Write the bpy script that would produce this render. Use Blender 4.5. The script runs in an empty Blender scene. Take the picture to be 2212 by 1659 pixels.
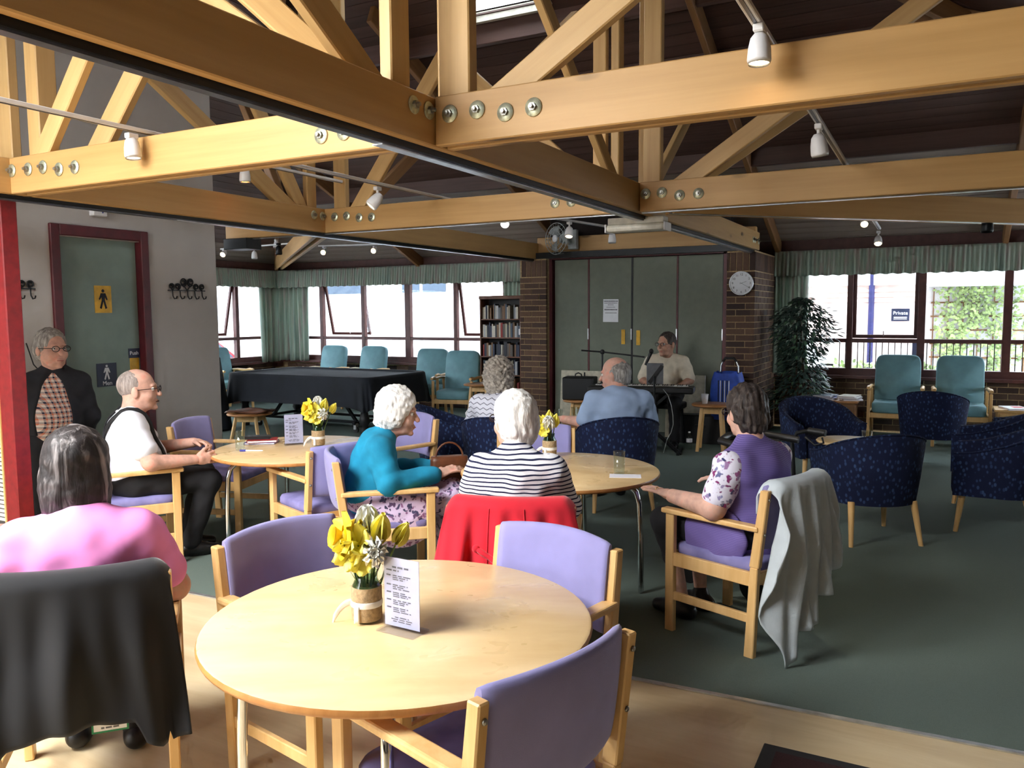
import bpy, bmesh, math, random
import numpy as np
from mathutils import Matrix, Vector, noise as mnoise
random.seed(7)
PI = math.pi
SC = bpy.context.scene
COL = SC.collection

# ------------------------------------------------------------------ camera
CAM_POS = (0.0, 0.0, 1.56)
YAW, PITCH, ROLL = math.radians(27.964), math.radians(5.032), math.radians(-0.4053)
def _cam():
    f = Vector((-math.sin(YAW)*math.cos(PITCH), math.cos(YAW)*math.cos(PITCH), -math.sin(PITCH)))
    r = Vector((math.cos(YAW), math.sin(YAW), 0)); u = r.cross(f)
    r2 = math.cos(ROLL)*r + math.sin(ROLL)*u; u2 = -math.sin(ROLL)*r + math.cos(ROLL)*u
    cd = bpy.data.cameras.new('camera'); cd.sensor_fit = 'HORIZONTAL'; cd.sensor_width = 36
    cd.lens = 1754.64/2212*36; cd.clip_start = .02; cd.clip_end = 300
    o = bpy.data.objects.new('camera', cd); COL.objects.link(o)
    m = Matrix((r2, u2, -f)).transposed().to_4x4(); m.translation = Vector(CAM_POS)
    o.matrix_world = m; SC.camera = o
_cam()

# ------------------------------------------------------------------ view, world, daylight
SC.view_settings.view_transform = 'Standard'; SC.view_settings.look = 'None'
SC.view_settings.exposure = 0.0; SC.view_settings.gamma = 1.0
SC.view_settings.use_curve_mapping = False
SC.cycles.use_denoising = True
SC.cycles.max_bounces = 5; SC.cycles.diffuse_bounces = 4; SC.cycles.glossy_bounces = 2
SC.cycles.use_adaptive_sampling = True; SC.cycles.adaptive_threshold = .14; SC.cycles.adaptive_min_samples = 12; SC.cycles.light_sampling_threshold = .03
SC.cycles.transparent_max_bounces = 12; SC.cycles.transmission_bounces = 5
SC.cycles.caustics_reflective = False; SC.cycles.caustics_refractive = False
SC.cycles.sample_clamp_indirect = 4.0
W = bpy.data.worlds.new('overcast_sky'); SC.world = W; W.use_nodes = True
_bg = W.node_tree.nodes['Background']; _bg.inputs[0].default_value = (.86, .93, 1.0, 1); _bg.inputs[1].default_value = 8.5

def area_light(name, loc, aim, sx, sy, power, col=(1, 1, 1)):
    l = bpy.data.lights.new(name, 'AREA'); l.shape = 'RECTANGLE'; l.size = sx; l.size_y = sy
    l.energy = power; l.color = col; l.spread = math.radians(125)
    o = bpy.data.objects.new(name, l); COL.objects.link(o); o.location = loc
    o.rotation_euler = (Vector(aim)-Vector(loc)).to_track_quat('-Z', 'Y').to_euler()
    return o
# daylight entering by the glazed front of the hall (behind the camera) and the two rooflights over it
area_light('daylight_front_window', (-4.6, -2.55, 1.45), (-3.4, 3.0, 1.0), 2.8, 1.6, 18, (1.0, .97, .92))
area_light('daylight_front_rooflight', (-3.6, -0.2, 3.4), (-2.6, 1.8, 0.3), 2.4, 1.3, 222, (1.0, .98, .94))

# ------------------------------------------------------------------ materials
def lin(c):
    return tuple(((v/255.0)/12.92 if v/255.0 <= .04045 else ((v/255.0+.055)/1.055)**2.4) for v in c[:3]) + (1,)
MATS = {}
class NT:
    def __init__(s, m):
        s.t = m.node_tree; s.n = s.t.nodes; s.b = s.n.get('Principled BSDF')
    def add(s, kind, **kw):
        nd = s.n.new(kind)
        for k, v in kw.items():
            if k.startswith('i_'):
                key = k[2:]; key = int(key) if key.isdigit() else key.replace('_', ' ')
                nd.inputs[key].default_value = v
            else: setattr(nd, k, v)
        return nd
    def link(s, a, b): s.t.links.new(a, b)
    def coord(s, scale=(1, 1, 1), kind='Object', rot=(0, 0, 0)):
        tc = s.add('ShaderNodeTexCoord'); mp = s.add('ShaderNodeMapping')
        mp.inputs['Scale'].default_value = scale; mp.inputs['Rotation'].default_value = rot
        s.link(tc.outputs[kind], mp.inputs[0]); return mp.outputs[0]
    def ramp(s, fac, stops):
        r = s.add('ShaderNodeValToRGB'); e = r.color_ramp.elements
        while len(e) < len(stops): e.new(.5)
        for el, (p, c) in zip(e, stops): el.position = p; el.color = lin(c) if max(c) > 1.01 else tuple(c)[:3]+(1,)
        s.link(fac, r.inputs[0]); return r.outputs[0]
    def mix(s, fac, a, b, mode='MIX'):
        m = s.add('ShaderNodeMix', data_type='RGBA', blend_type=mode)
        for v, i in ((fac, 0), (a, 6), (b, 7)):
            if hasattr(v, 'links') or isinstance(v, bpy.types.NodeSocket): s.link(v, m.inputs[i])
            else: m.inputs[i].default_value = v if i == 0 else (lin(v) if max(v) > 1.01 else tuple(v)[:3]+(1,))
        return m.outputs[2]
    def math(s, op, a, b=None):
        m = s.add('ShaderNodeMath', operation=op)
        for v, i in ((a, 0), (b, 1)):
            if v is None: continue
            if isinstance(v, bpy.types.NodeSocket): s.link(v, m.inputs[i])
            else: m.inputs[i].default_value = v
        return m.outputs[0]
    def noise(s, vec, scale, detail=3, rough=.55, dist=0):
        nd = s.add('ShaderNodeTexNoise', i_Scale=scale, i_Detail=detail, i_Roughness=rough, i_Distortion=dist)
        if vec is not None: s.link(vec, nd.inputs['Vector'])
        return nd.outputs[0]
    def bump(s, h, strength=.2, dist=.01):
        b = s.add('ShaderNodeBump'); b.inputs['Strength'].default_value = strength; b.inputs['Distance'].default_value = dist
        s.link(h, b.inputs['Height']); s.link(b.outputs[0], s.b.inputs['Normal'])
def newmat(name, rough=.6, metal=0, spec=.4):
    m = bpy.data.materials.new(name); m.use_nodes = True; MATS[name] = m
    t = NT(m); t.b.inputs['Roughness'].default_value = rough; t.b.inputs['Metallic'].default_value = metal
    t.b.inputs['Specular IOR Level'].default_value = spec
    return m, t
def plain(name, col, rough=.6, metal=0, spec=.4, vary=.12, nscale=14, bump=0, bscale=60, sheen=0):
    m, t = newmat(name, rough, metal, spec)
    v = t.coord()
    n = t.noise(v, nscale, 3)
    c2 = tuple(max(0, c*(1-vary)) for c in col); c1 = tuple(min(255, c*(1+vary*.6)) for c in col)
    t.link(t.ramp(n, [(.3, c2), (.7, c1)]), t.b.inputs['Base Color'])
    if bump: t.bump(t.noise(v, bscale, 2), bump, .004)
    if sheen: t.b.inputs['Sheen Weight'].default_value = sheen
    return m
def wood(name, c1, c2, scale=6, stretch=(.06, 1, 1), rough=.45, knots=0, rand=.12, spec=.4, bump=.05):
    m, t = newmat(name, rough, 0, spec)
    v = t.coord(stretch)
    n = t.noise(v, scale, 5, .6, .6); n2 = t.noise(v, scale*5, 3)
    g = t.math('ADD', t.math('MULTIPLY', n, .75), t.math('MULTIPLY', n2, .25))
    c = t.ramp(g, [(.32, c1), (.68, c2)])
    if knots:
        vk = t.coord((1.0, 3.4, 3.4))
        vo = t.add('ShaderNodeTexVoronoi', i_Scale=knots); t.link(vk, vo.inputs['Vector'])
        k = t.ramp(vo.outputs['Distance'], [(.07, (1, 1, 1)), (.15, (0, 0, 0))])
        c = t.mix(t.math('MULTIPLY', k, .75), c, tuple(x*.45 for x in c1))
    oi = t.add('ShaderNodeObjectInfo')
    r = t.math('ADD', t.math('MULTIPLY', oi.outputs['Random'], 2*rand), 1-rand)
    hs = t.add('ShaderNodeHueSaturation'); t.link(c, hs.inputs['Color']); t.link(r, hs.inputs['Value'])
    t.link(hs.outputs[0], t.b.inputs['Base Color'])
    if bump: t.bump(n2, bump, .004)
    return m
def emis(name, col, s):
    m, t = newmat(name, .5); t.b.inputs['Base Color'].default_value = lin(col)
    t.b.inputs['Emission Color'].default_value = lin(col); t.b.inputs['Emission Strength'].default_value = s
    return m
def glassy(name, tint=(255, 255, 255), gloss=.06, rough=.02, alpha=.0):
    m = bpy.data.materials.new(name); m.use_nodes = True; MATS[name] = m
    t = NT(m); t.n.remove(t.b)
    tr = t.add('ShaderNodeBsdfTransparent'); tr.inputs[0].default_value = lin(tint)
    gl = t.add('ShaderNodeBsdfGlossy'); gl.inputs['Roughness'].default_value = rough
    fr = t.add('ShaderNodeLayerWeight'); fr.inputs[0].default_value = .5
    fac = t.math('ADD', t.math('MULTIPLY', t.math('POWER', fr.outputs['Facing'], 4.0), .35), gloss)
    mx = t.add('ShaderNodeMixShader'); t.link(fac, mx.inputs[0]); t.link(tr.outputs[0], mx.inputs[1]); t.link(gl.outputs[0], mx.inputs[2])
    t.link(mx.outputs[0], t.n['Material Output'].inputs[0])
    return m
def M(n): return MATS[n]

# ------------------------------------------------------------------ mesh helpers
class MB:
    """collects simple solids into one mesh"""
    def __init__(s): s.v = []; s.f = []; s.sm = []
    def raw(s, vs, fs, smooth=False):
        o = len(s.v); s.v += [tuple(v) for v in vs]; s.f += [tuple(o+i for i in f) for f in fs]; s.sm += [smooth]*len(fs); return s
    def box(s, a, b, mat=None):
        x0, y0, z0 = a; x1, y1, z1 = b
        vs = [(x0, y0, z0), (x1, y0, z0), (x1, y1, z0), (x0, y1, z0), (x0, y0, z1), (x1, y0, z1), (x1, y1, z1), (x0, y1, z1)]
        if mat is not None: vs = [tuple(mat @ Vector(v)) for v in vs]
        return s.raw(vs, [(0, 3, 2, 1), (4, 5, 6, 7), (0, 1, 5, 4), (1, 2, 6, 5), (2, 3, 7, 6), (3, 0, 4, 7)])
    def cbox(s, c, d, rot=None):
        m = Matrix.Translation(c)
        if rot is not None: m = m @ (rot if isinstance(rot, Matrix) else Matrix.Rotation(rot, 4, 'Z'))
        return s.box((-d[0]/2, -d[1]/2, -d[2]/2), (d[0]/2, d[1]/2, d[2]/2), m)
    def bar(s, p0, p1, w, h, up=(0, 0, 1)):
        p0 = Vector(p0); p1 = Vector(p1); x = (p1-p0).normalized(); up = Vector(up)
        if abs(x.dot(up)) > .98: up = Vector((0, 1, 0))
        y = up.cross(x).normalized(); z = x.cross(y)
        m = Matrix((x, y, z)).transposed().to_4x4(); m.translation = p0; L = (p1-p0).length
        return s.box((0, -w/2, -h/2), (L, w/2, h/2), m)
    def tube(s, pts, r, n=8, caps=True, closed=False):
        pts = [Vector(p) for p in pts]; N = len(pts)
        rs = r if isinstance(r, (list, tuple)) else [r]*N
        o = len(s.v); prev = None; vs = []
        for i, p in enumerate(pts):
            a = pts[i-1] if (i > 0 or closed) else pts[i]; b = pts[(i+1) % N] if (i < N-1 or closed) else pts[i]
            d = (b-a).normalized() if (b-a).length > 1e-9 else Vector((0, 0, 1))
            if prev is None:
                up = Vector((0, 0, 1)) if abs(d.z) < .9 else Vector((1, 0, 0)); x = up.cross(d).normalized()
            else:
                x = prev - d*prev.dot(d)
                x = x.normalized() if x.length > 1e-6 else Vector((1, 0, 0))
            prev = x; y = d.cross(x)
            for k in range(n):
                t = 2*PI*k/n; vs.append(p + x*(rs[i]*math.cos(t)) + y*(rs[i]*math.sin(t)))
        fs = []
        M_ = N if closed else N-1
        for i in range(M_):
            for k in range(n):
                j = (i+1) % N; fs.append((i*n+k, i*n+(k+1) % n, j*n+(k+1) % n, j*n+k))
        s.raw(vs, fs, True)
        if caps and not closed: s.raw([vs[k] for k in range(n)], [tuple(range(n))[::-1]]); s.raw(vs[-n:], [tuple(range(n))])
        return s
    def lathe(s, prof, n=24, c=(0, 0, 0), mat=None, smooth=True, a0=0, a1=2*PI):
        full = abs(a1-a0-2*PI) < 1e-6; m = n if full else n+1
        vs = []
        for (r, z) in prof:
            for k in range(m):
                t = a0+(a1-a0)*k/n; v = Vector((r*math.cos(t), r*math.sin(t), z))
                if mat is not None: v = mat @ v
                vs.append(v+Vector(c))
        fs = []
        for i in range(len(prof)-1):
            for k in range(n):
                k2 = (k+1) % m; fs.append((i*m+k, i*m+k2, (i+1)*m+k2, (i+1)*m+k))
        s.raw(vs, fs, smooth)
        if full:
            if prof[0][0] > 1e-5: s.raw(vs[:m], [tuple(range(m))[::-1]])
            if prof[-1][0] > 1e-5 and not (prof[-2][0] < 1e-6 and prof[-2][1] == prof[-1][1]): s.raw(vs[-m:], [tuple(range(m))])
        return s
    def prism(s, poly, z0, z1, mat=None):
        n = len(poly); vs = [(x, y, z0) for x, y in poly]+[(x, y, z1) for x, y in poly]
        if mat is not None: vs = [mat @ Vector(v) for v in vs]
        return s.raw(vs, [tuple(range(n))[::-1], tuple(range(n, 2*n))]+[(i, (i+1) % n, n+(i+1) % n, n+i) for i in range(n)])
    def grid(s, fn, nu, nv, smooth=True, closed_u=False):
        vs = [fn(i/(nu-(0 if closed_u else 1)), j/(nv-1)) for j in range(nv) for i in range(nu)]
        fs = []
        for j in range(nv-1):
            for i in range(nu if closed_u else nu-1):
                i2 = (i+1) % nu; fs.append((j*nu+i, j*nu+i2, (j+1)*nu+i2, (j+1)*nu+i))
        return s.raw(vs, fs, smooth)
    def ell(s, c, r, n=12, m=8, mat=None):
        def fn(u, v):
            a = 2*PI*u; b = PI*(v-.5); p = Vector((r[0]*math.cos(a)*math.cos(b), r[1]*math.sin(a)*math.cos(b), r[2]*math.sin(b)))
            if mat is not None: p = mat @ p
            return p+Vector(c)
        return s.grid(fn, n, m, True, True)
    def data(s, name):
        me = bpy.data.meshes.new(name); me.from_pydata([tuple(v) for v in s.v], [], s.f)
        me.polygons.foreach_set('use_smooth', s.sm); me.update(); return me
    def build(s, name, mat, parent=None, bevel=0, solid=0, label=None, weld=False, seg=1, sub=0):
        me = s.data(name); o = bpy.data.objects.new(name, me); COL.objects.link(o)
        if mat is not None: me.materials.append(M(mat) if isinstance(mat, str) else mat)
        if parent is not None: o.parent = parent
        if weld:
            b = bmesh.new(); b.from_mesh(me); bmesh.ops.remove_doubles(b, verts=b.verts, dist=1e-5); bmesh.ops.recalc_face_normals(b, faces=b.faces); b.to_mesh(me); b.free()
        if solid: md = o.modifiers.new('solidify', 'SOLIDIFY'); md.thickness = solid; md.offset = 0
        if sub: md = o.modifiers.new('subsurf', 'SUBSURF'); md.levels = sub; md.render_levels = sub
        if bevel: md = o.modifiers.new('bevel', 'BEVEL'); md.width = bevel; md.segments = seg; md.limit_method = 'ANGLE'; md.angle_limit = .6
        if label: o['label'] = label
        return o
def tag(o, label, cat=None, group=None, kind=None):
    o['label'] = label
    if cat: o['category'] = cat
    if group: o['group'] = group
    if kind: o['kind'] = kind
    return o
def thing(name, label, cat, loc=(0, 0, 0), rz=0, group=None, kind=None):
    o = bpy.data.objects.new(name, None); COL.objects.link(o); o.empty_display_size = .1
    o.location = loc; o.rotation_euler = (0, 0, rz); return tag(o, label, cat, group, kind)
def struct(o, label=None):
    o['kind'] = 'structure'
    if label: o['label'] = label
    return o
def inst(me, name, parent=None, loc=(0, 0, 0), rot=(0, 0, 0), scale=(1, 1, 1), mat=None):
    o = bpy.data.objects.new(name, me); COL.objects.link(o); o.parent = parent
    o.location = loc; o.rotation_euler = rot; o.scale = scale; return o
def dup(root, loc, rz, label, group=None, scale=None):
    def cp(o, par):
        c = o.copy(); COL.objects.link(c); c.parent = par
        for ch in o.children: cp(ch, c)
        return c
    c = cp(root, None); c.location = loc; c.rotation_euler = (0, 0, rz); c['label'] = label
    if group: c['group'] = group
    if scale: c.scale = scale
    return c
def facing(dx, dy): return math.atan2(dy, dx)-PI/2      # turns local +y to (dx, dy)
def member(name, p0, p1, w, h, mat, parent=None, bevel=.006, up=(0, 0, 1)):
    """timber: local x runs along the length so the grain does too"""
    p0 = Vector(p0); p1 = Vector(p1); x = (p1-p0).normalized(); up = Vector(up)
    if abs(x.dot(up)) > .98: up = Vector((0, 1, 0))
    y = up.cross(x).normalized(); z = x.cross(y); L = (p1-p0).length
    o = MB().box((0, -w/2, -h/2), (L, w/2, h/2)).build(name, mat, None, bevel)
    m = Matrix((x, y, z)).transposed().to_4x4(); m.translation = p0
    if parent is not None: o.parent = parent; o.matrix_parent_inverse = Matrix.Identity(4); m = Matrix.Translation(parent.location).inverted() @ m
    o.matrix_basis = m
    return o
# ------------------------------------------------------------------ material palette
def build_palette():
    m, t = newmat('vinyl', .32, 0, .4)
    v = t.coord((.35, 2.2, 1), rot=(0, 0, .12)); n = t.noise(v, 3.2, 5, .6, .4)
    t.link(t.ramp(n, [(.3, (196, 172, 132)), (.55, (214, 194, 156)), (.75, (224, 208, 176))]), t.b.inputs['Base Color'])
    m, t = newmat('carpet', .95, 0, .1)
    v = t.coord(); n = t.noise(v, 900, 2); n2 = t.noise(v, 1.3, 3)
    c = t.ramp(n, [(.3, (82, 96, 90)), (.7, (122, 136, 128))])
    c = t.mix(t.math('MULTIPLY', n2, .35), c, (84, 94, 88)); t.link(c, t.b.inputs['Base Color']); t.bump(n, .4, .004)
    plain('wall_paint', (186, 181, 176), .85, vary=.03, nscale=3)
    plain('red_paint', (132, 30, 34), .42, vary=.1, nscale=22)
    plain('maroon_paint', (84, 26, 32), .45, vary=.12)
    plain('door_green', (128, 146, 138), .6, vary=.04, nscale=6)
    plain('panel_green', (112, 118, 104), .65, vary=.05, nscale=9)
    wood('beam', (168, 128, 74), (198, 158, 102), 5, (.05, 1, 1), .5, knots=1.5, rand=.06)
    wood('web', (184, 146, 90), (214, 178, 122), 6, (.05, 1, 1), .5, knots=1.4, rand=.08)
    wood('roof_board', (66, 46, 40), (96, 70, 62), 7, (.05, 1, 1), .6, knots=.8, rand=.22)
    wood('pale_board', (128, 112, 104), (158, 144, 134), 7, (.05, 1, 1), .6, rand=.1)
    wood('rafter', (110, 76, 46), (150, 108, 66), 6, (.05, 1, 1), .55, knots=.8, rand=.1)
    plain('roof_back', (30, 22, 20), .9)
    plain('fascia', (84, 56, 52), .6, vary=.1)
    m, t = newmat('brick', .85, 0, .2)
    v = t.coord(); n = t.noise(v, 30, 4); oi = t.add('ShaderNodeObjectInfo')
    c = t.ramp(oi.outputs['Random'], [(0, (60, 48, 46)), (.4, (98, 76, 64)), (.75, (116, 90, 72)), (1, (78, 58, 54))])
    t.link(t.mix(t.math('MULTIPLY', n, .5), c, (58, 46, 42)), t.b.inputs['Base Color']); t.bump(n, .5, .006)
    plain('mortar', (176, 150, 112), .95, vary=.15, nscale=40)
    plain('window_wood', (88, 48, 44), .45, vary=.12)
    plain('black_metal', (20, 22, 25), .4, .3)
    plain('track_grey', (92, 95, 104), .35, .6)
    plain('aluminium', (205, 208, 212), .3, .8)
    plain('white_plastic', (226, 226, 228), .35, vary=.03)
    plain('dirty_white', (206, 202, 188), .5, vary=.1)
    plain('zinc', (196, 200, 176), .38, .75, vary=.2, nscale=30)
    plain('steel_bolt', (160, 158, 150), .35, .85)
    glassy('pane', (250, 253, 255), .02)
    m, t = newmat('pelmet_cloth', .9, 0, .15)
    v = t.coord((9, 9, .6)); n = t.noise(v, 1.6, 4)
    t.link(t.ramp(n, [(.3, (150, 168, 158)), (.5, (178, 192, 178)), (.62, (176, 166, 160)), (.75, (126, 152, 142))]), t.b.inputs['Base Color'])
    tl = t.add('ShaderNodeBsdfTranslucent'); t.link(t.b.inputs['Base Color'].links[0].from_socket, tl.inputs[0]); mx = t.add('ShaderNodeMixShader', i_0=.3); t.link(t.b.outputs[0], mx.inputs[1]); t.link(tl.outputs[0], mx.inputs[2]); t.link(mx.outputs[0], t.n['Material Output'].inputs[0])
    plain('exterior_brick', (236, 208, 198), .9, vary=.12, nscale=3)
    plain('exterior_white', (236, 238, 240), .9, vary=.03)
    plain('tarmac', (190, 190, 190), .95, vary=.06, nscale=2)
    plain('leaf_pale', (160, 184, 122), .7, vary=.4, nscale=5)
    plain('black_plastic', (16, 16, 18), .5)
    plain('navy_sign', (28, 34, 58), .45); plain('yellow_sign', (218, 168, 40), .45)
    plain('dark_blue_sign', (40, 40, 90), .5)
build_palette()

# ------------------------------------------------------------------ floor
EDGE = lambda x: 3.235+.0437*x        # where the carpet meets the vinyl
X0, X1, Y0, Y1 = -10.9, 3.7, -2.7, 11.3
o = MB().raw([(X0, Y0, 0), (X1, Y0, 0), (X1, EDGE(X1), 0), (X0, EDGE(X0), 0)], [(0, 1, 2, 3)]).build('floor', 'vinyl'); struct(o, 'pale wood-look vinyl floor')
o = MB().prism([(X0, EDGE(X0)), (X1, EDGE(X1)), (X1, Y1), (X0, Y1)], -.01, .004).build('floor_carpet', 'carpet'); struct(o, 'dark green carpet')
o = MB().bar((X0, EDGE(X0), .004), (X1, EDGE(X1), .004), .022, .006).build('trim_1', 'aluminium'); struct(o, 'metal strip between carpet and vinyl')

# ------------------------------------------------------------------ walls
def wall_box(name, a, b, mat='wall_paint', label=None):
    return struct(MB().box(a, b).build(name, mat), label)
# wall with the men's room door, X = -6
w = MB().box((-6.2, -2.7, 0), (-6, 3.9, 5.2)).box((-6.2, 4.66, 0), (-6, 5.445, 5.2)).box((-6.2, 3.9, 2.17), (-6, 4.66, 5.2))
wl = struct(w.build('wall_left', 'wall_paint'), 'grey painted wall with coat hooks')
wall_box('wall_front', (X0, Y0-.2, 0), (-6.3, Y0, 2.5)); wall_box('wall_front_pier', (-3.1, Y0-.2, 0), (X1, Y0, 2.5))
wall_box('wall_front_sill', (-6.3, Y0-.2, 0), (-.9, Y0, .8)); wall_box('wall_front_head', (-6.3, Y0-.2, 2.4), (-.9, Y0, 2.6))
wall_box('wall_right', (X1, Y0, 0), (X1+.2, 8.4, 2.6)); wall_box('wall_right_end', (X1, 10.8, 0), (X1+.2, Y1+.2, 2.6)); wall_box('wall_right_sill', (X1, 8.4, 0), (X1+.2, 10.8, .6)); wall_box('wall_right_head', (X1, 8.4, 1.75), (X1+.2, 10.8, 2.6))
wall_box('wall_side', (X0-.2, Y0, 0), (X0, 5.4, 2.6))
# men's door
d1 = thing('door_1', 'green door with red frame and a men sign', 'door', (-6, 4.28, 0), 0, kind='structure')
fr = MB().box((-.12, -.43, 0), (.025, -.355, 2.26)).box((-.12, .355, 0), (.025, .43, 2.26)).box((-.12, -.355, 2.175), (.025, .355, 2.26))
fr.build('door_frame', 'maroon_paint', d1, .006)
dl = MB().box((-.09, -.352, .01), (-.05, .352, 2.172)).build('door_leaf', 'door_green', d1, .003)
def text(name, body, size, mat, parent, m, extrude=.0015, align='CENTER'):
    cu = bpy.data.curves.new(name, 'FONT'); cu.body = body; cu.size = size; cu.extrude = extrude
    cu.align_x = align; cu.align_y = 'CENTER'; cu.materials.append(M(mat))
    o = bpy.data.objects.new(name, cu); COL.objects.link(o)
    bpy.context.view_layer.update()
    me = bpy.data.meshes.new_from_object(o.evaluated_get(bpy.context.evaluated_depsgraph_get())); bpy.data.objects.remove(o); bpy.data.curves.remove(cu)
    if not me.materials: me.materials.append(M(mat))
    o = bpy.data.objects.new(name, me); COL.objects.link(o)
    if parent is not None: o.parent = parent
    o.matrix_basis = m; return o
def face_x(x, y, z):   # text plane facing +X
    return Matrix.Translation((x, y, z)) @ Matrix(((0, 0, 1), (1, 0, 0), (0, 1, 0))).to_4x4()
def face_ny(x, y, z):  # text plane facing -Y
    return Matrix.Translation((x, y, z)) @ Matrix(((1, 0, 0), (0, 0, -1), (0, 1, 0))).to_4x4()
def pict(y, z, s, mat, parent):   # little walking figure on the X- door
    b = MB()
    def P(pts): b.prism([(p[0]*s, p[1]*s) for p in pts], 0, .002, face_x(-.046, y, z))
    P([(math.cos(a)*.1, .52+math.sin(a)*.1) for a in np.linspace(0, 2*PI, 10)[:-1]])
    P([(-.16, .38), (.16, .38), (.3, -.02), (.22, -.06), (.12, .14), (.1, -.05), (.24, -.55), (.12, -.6), (0, -.12), (-.14, -.6), (-.26, -.55), (-.1, -.05), (-.12, .14), (-.24, -.04), (-.3, 0)])
    return b.build('pictogram', mat, parent)
MATS['print_black'] = plain('print_black', (22, 22, 26), .6); MATS['print_white'] = plain('print_white', (232, 234, 238), .6, vary=.02)
s = MB().box((-.05, -.075+(.05), 1.58), (-.046, .075+(.05), 1.8)).build('sign_plate', 'yellow_sign', d1, label='yellow sign with a black walking man'); pict(.05, 1.69, .13, 'print_black', s)
s.location = (0, -.02, 0)
s = MB().box((-.05, -.06, .98), (-.046, .12, 1.17)).build('sign_plate', 'navy_sign', d1, label='dark blue sign reading Men'); pict(.03, 1.095, .1, 'print_white', s)
text('lettering', 'Men', .05, 'print_white', s, face_x(-.0455, .03, 1.005))
s = MB().box((-.05, .24, 1.2), (-.046, .345, 1.28)).build('sign_plate', 'navy_sign', d1, label='dark blue sign reading Push'); text('lettering', 'Push', .045, 'print_white', s, face_x(-.0455, .292, 1.24))
MB().box((-.05, .25, 1.04), (-.046, .335, 1.2)).build('push_plate', 'yellow_sign', d1)

# back wall with windows, brick piers and folding doors
BR = {}
def brick_mesh(l, h=.065, d=.05):
    k = (round(l, 3), round(h, 3), round(d, 3))
    if k not in BR:
        me = MB().box((0, -d+.008, 0), (l, .008, h)).data('brick'); me.materials.append(M('brick')); BR[k] = me
    return BR[k]
def brick_run(parent, p, u, L, z0, n, first=0):
    """stretcher bond; p start corner on the wall face, u direction, outward normal = u rotated so that local +y looks out"""
    ang = math.atan2(u[1], u[0])
    for c in range(n):
        x = -.1125 if (c+first) % 2 else 0
        while x < L-.02:
            a = max(x, 0); b = min(x+.215, L)
            if b-a > .03:
                inst(brick_mesh(b-a), 'brick', parent, (p[0]+u[0]*a, p[1]+u[1]*a, z0+c*.075), (0, 0, ang))
            x += .225
def soldier(parent, p, u, L, z0, h=.215):
    ang = math.atan2(u[1], u[0]); x = 0
    while x < L-.02:
        b = min(x+.065, L)
        if b-x > .02: inst(brick_mesh(b-x, h), 'brick', parent, (p[0]+u[0]*x, p[1]+u[1]*x, z0), (0, 0, ang))
        x += .075
# front faces look to -Y: run from +X to -X so that local +y points to -Y
pr_ = struct(MB().box((-2.31, 9.848, 0), (-1.988, 11.5, 2.27)).build('wall_pier_right', 'mortar'), 'brick pier with a clock')
brick_run(pr_, (-1.98, 9.848), (-1, 0), .33, .005, 27); soldier(pr_, (-1.98, 9.848), (-1, 0), .33, 2.035)
brick_run(pr_, (-1.988, 11.2), (0, -1), 1.36, .005, 27, 1); soldier(pr_, (-1.988, 11.2), (0, -1), 1.36, 2.035)
pl_ = struct(MB().box((-5.09, 9.848, 0), (-4.70, 11.5, 2.27)).build('wall_pier_left', 'mortar'), 'brick pier beside the bookcase')
brick_run(pl_, (-4.70, 9.848), (-1, 0), .39, .005, 27); soldier(pl_, (-4.70, 9.848), (-1, 0), .39, 2.035)
wb = struct(MB().box((-2.2, 11.308, 0), (X1+.1, 11.5, .71)).build('wall_back_right', 'mortar'), 'low brick wall under the right window')
brick_run(wb, (1.6, 11.308), (-1, 0), 3.58, .03, 9)
wb2 = struct(MB().box((X0-.25, 11.308, 0), (-5.0, 11.5, .72)).build('wall_back_left', 'mortar'), 'low brick wall under the left window')
brick_run(wb2, (-5.3, 11.308), (-1, 0), 5.4, .0, 9)
wb3 = struct(MB().box((-11.1, 5.2, 0), (-10.908, 11.5, .72)).build('wall_side_window', 'mortar'), 'low brick wall under the side window')
brick_run(wb3, (-10.908, 11.2), (0, -1), 2.4, .0, 9)
struct(MB().box((-11.1, 11.15, .6), (-10.8, 11.5, 2.3)).build('wall_corner_post', 'window_wood'), 'dark corner post between the windows')
wall_box('wall_back_inner', (-4.7, 11.3, 0), (-2.31, 11.5, 2.6))
for n_, a, b in (('trim_2', (-2.4, 11.2, 2.1), (X1, 11.5, 2.47)), ('trim_3', (X0, 11.2, 2.1), (-4.7, 11.5, 2.47)), ('trim_4', (-11.1, 5.4, 2.1), (-10.8, 11.3, 2.47))):
    struct(MB().box(a, b).build(n_, 'fascia'), 'brown boarding above the window')

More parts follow.
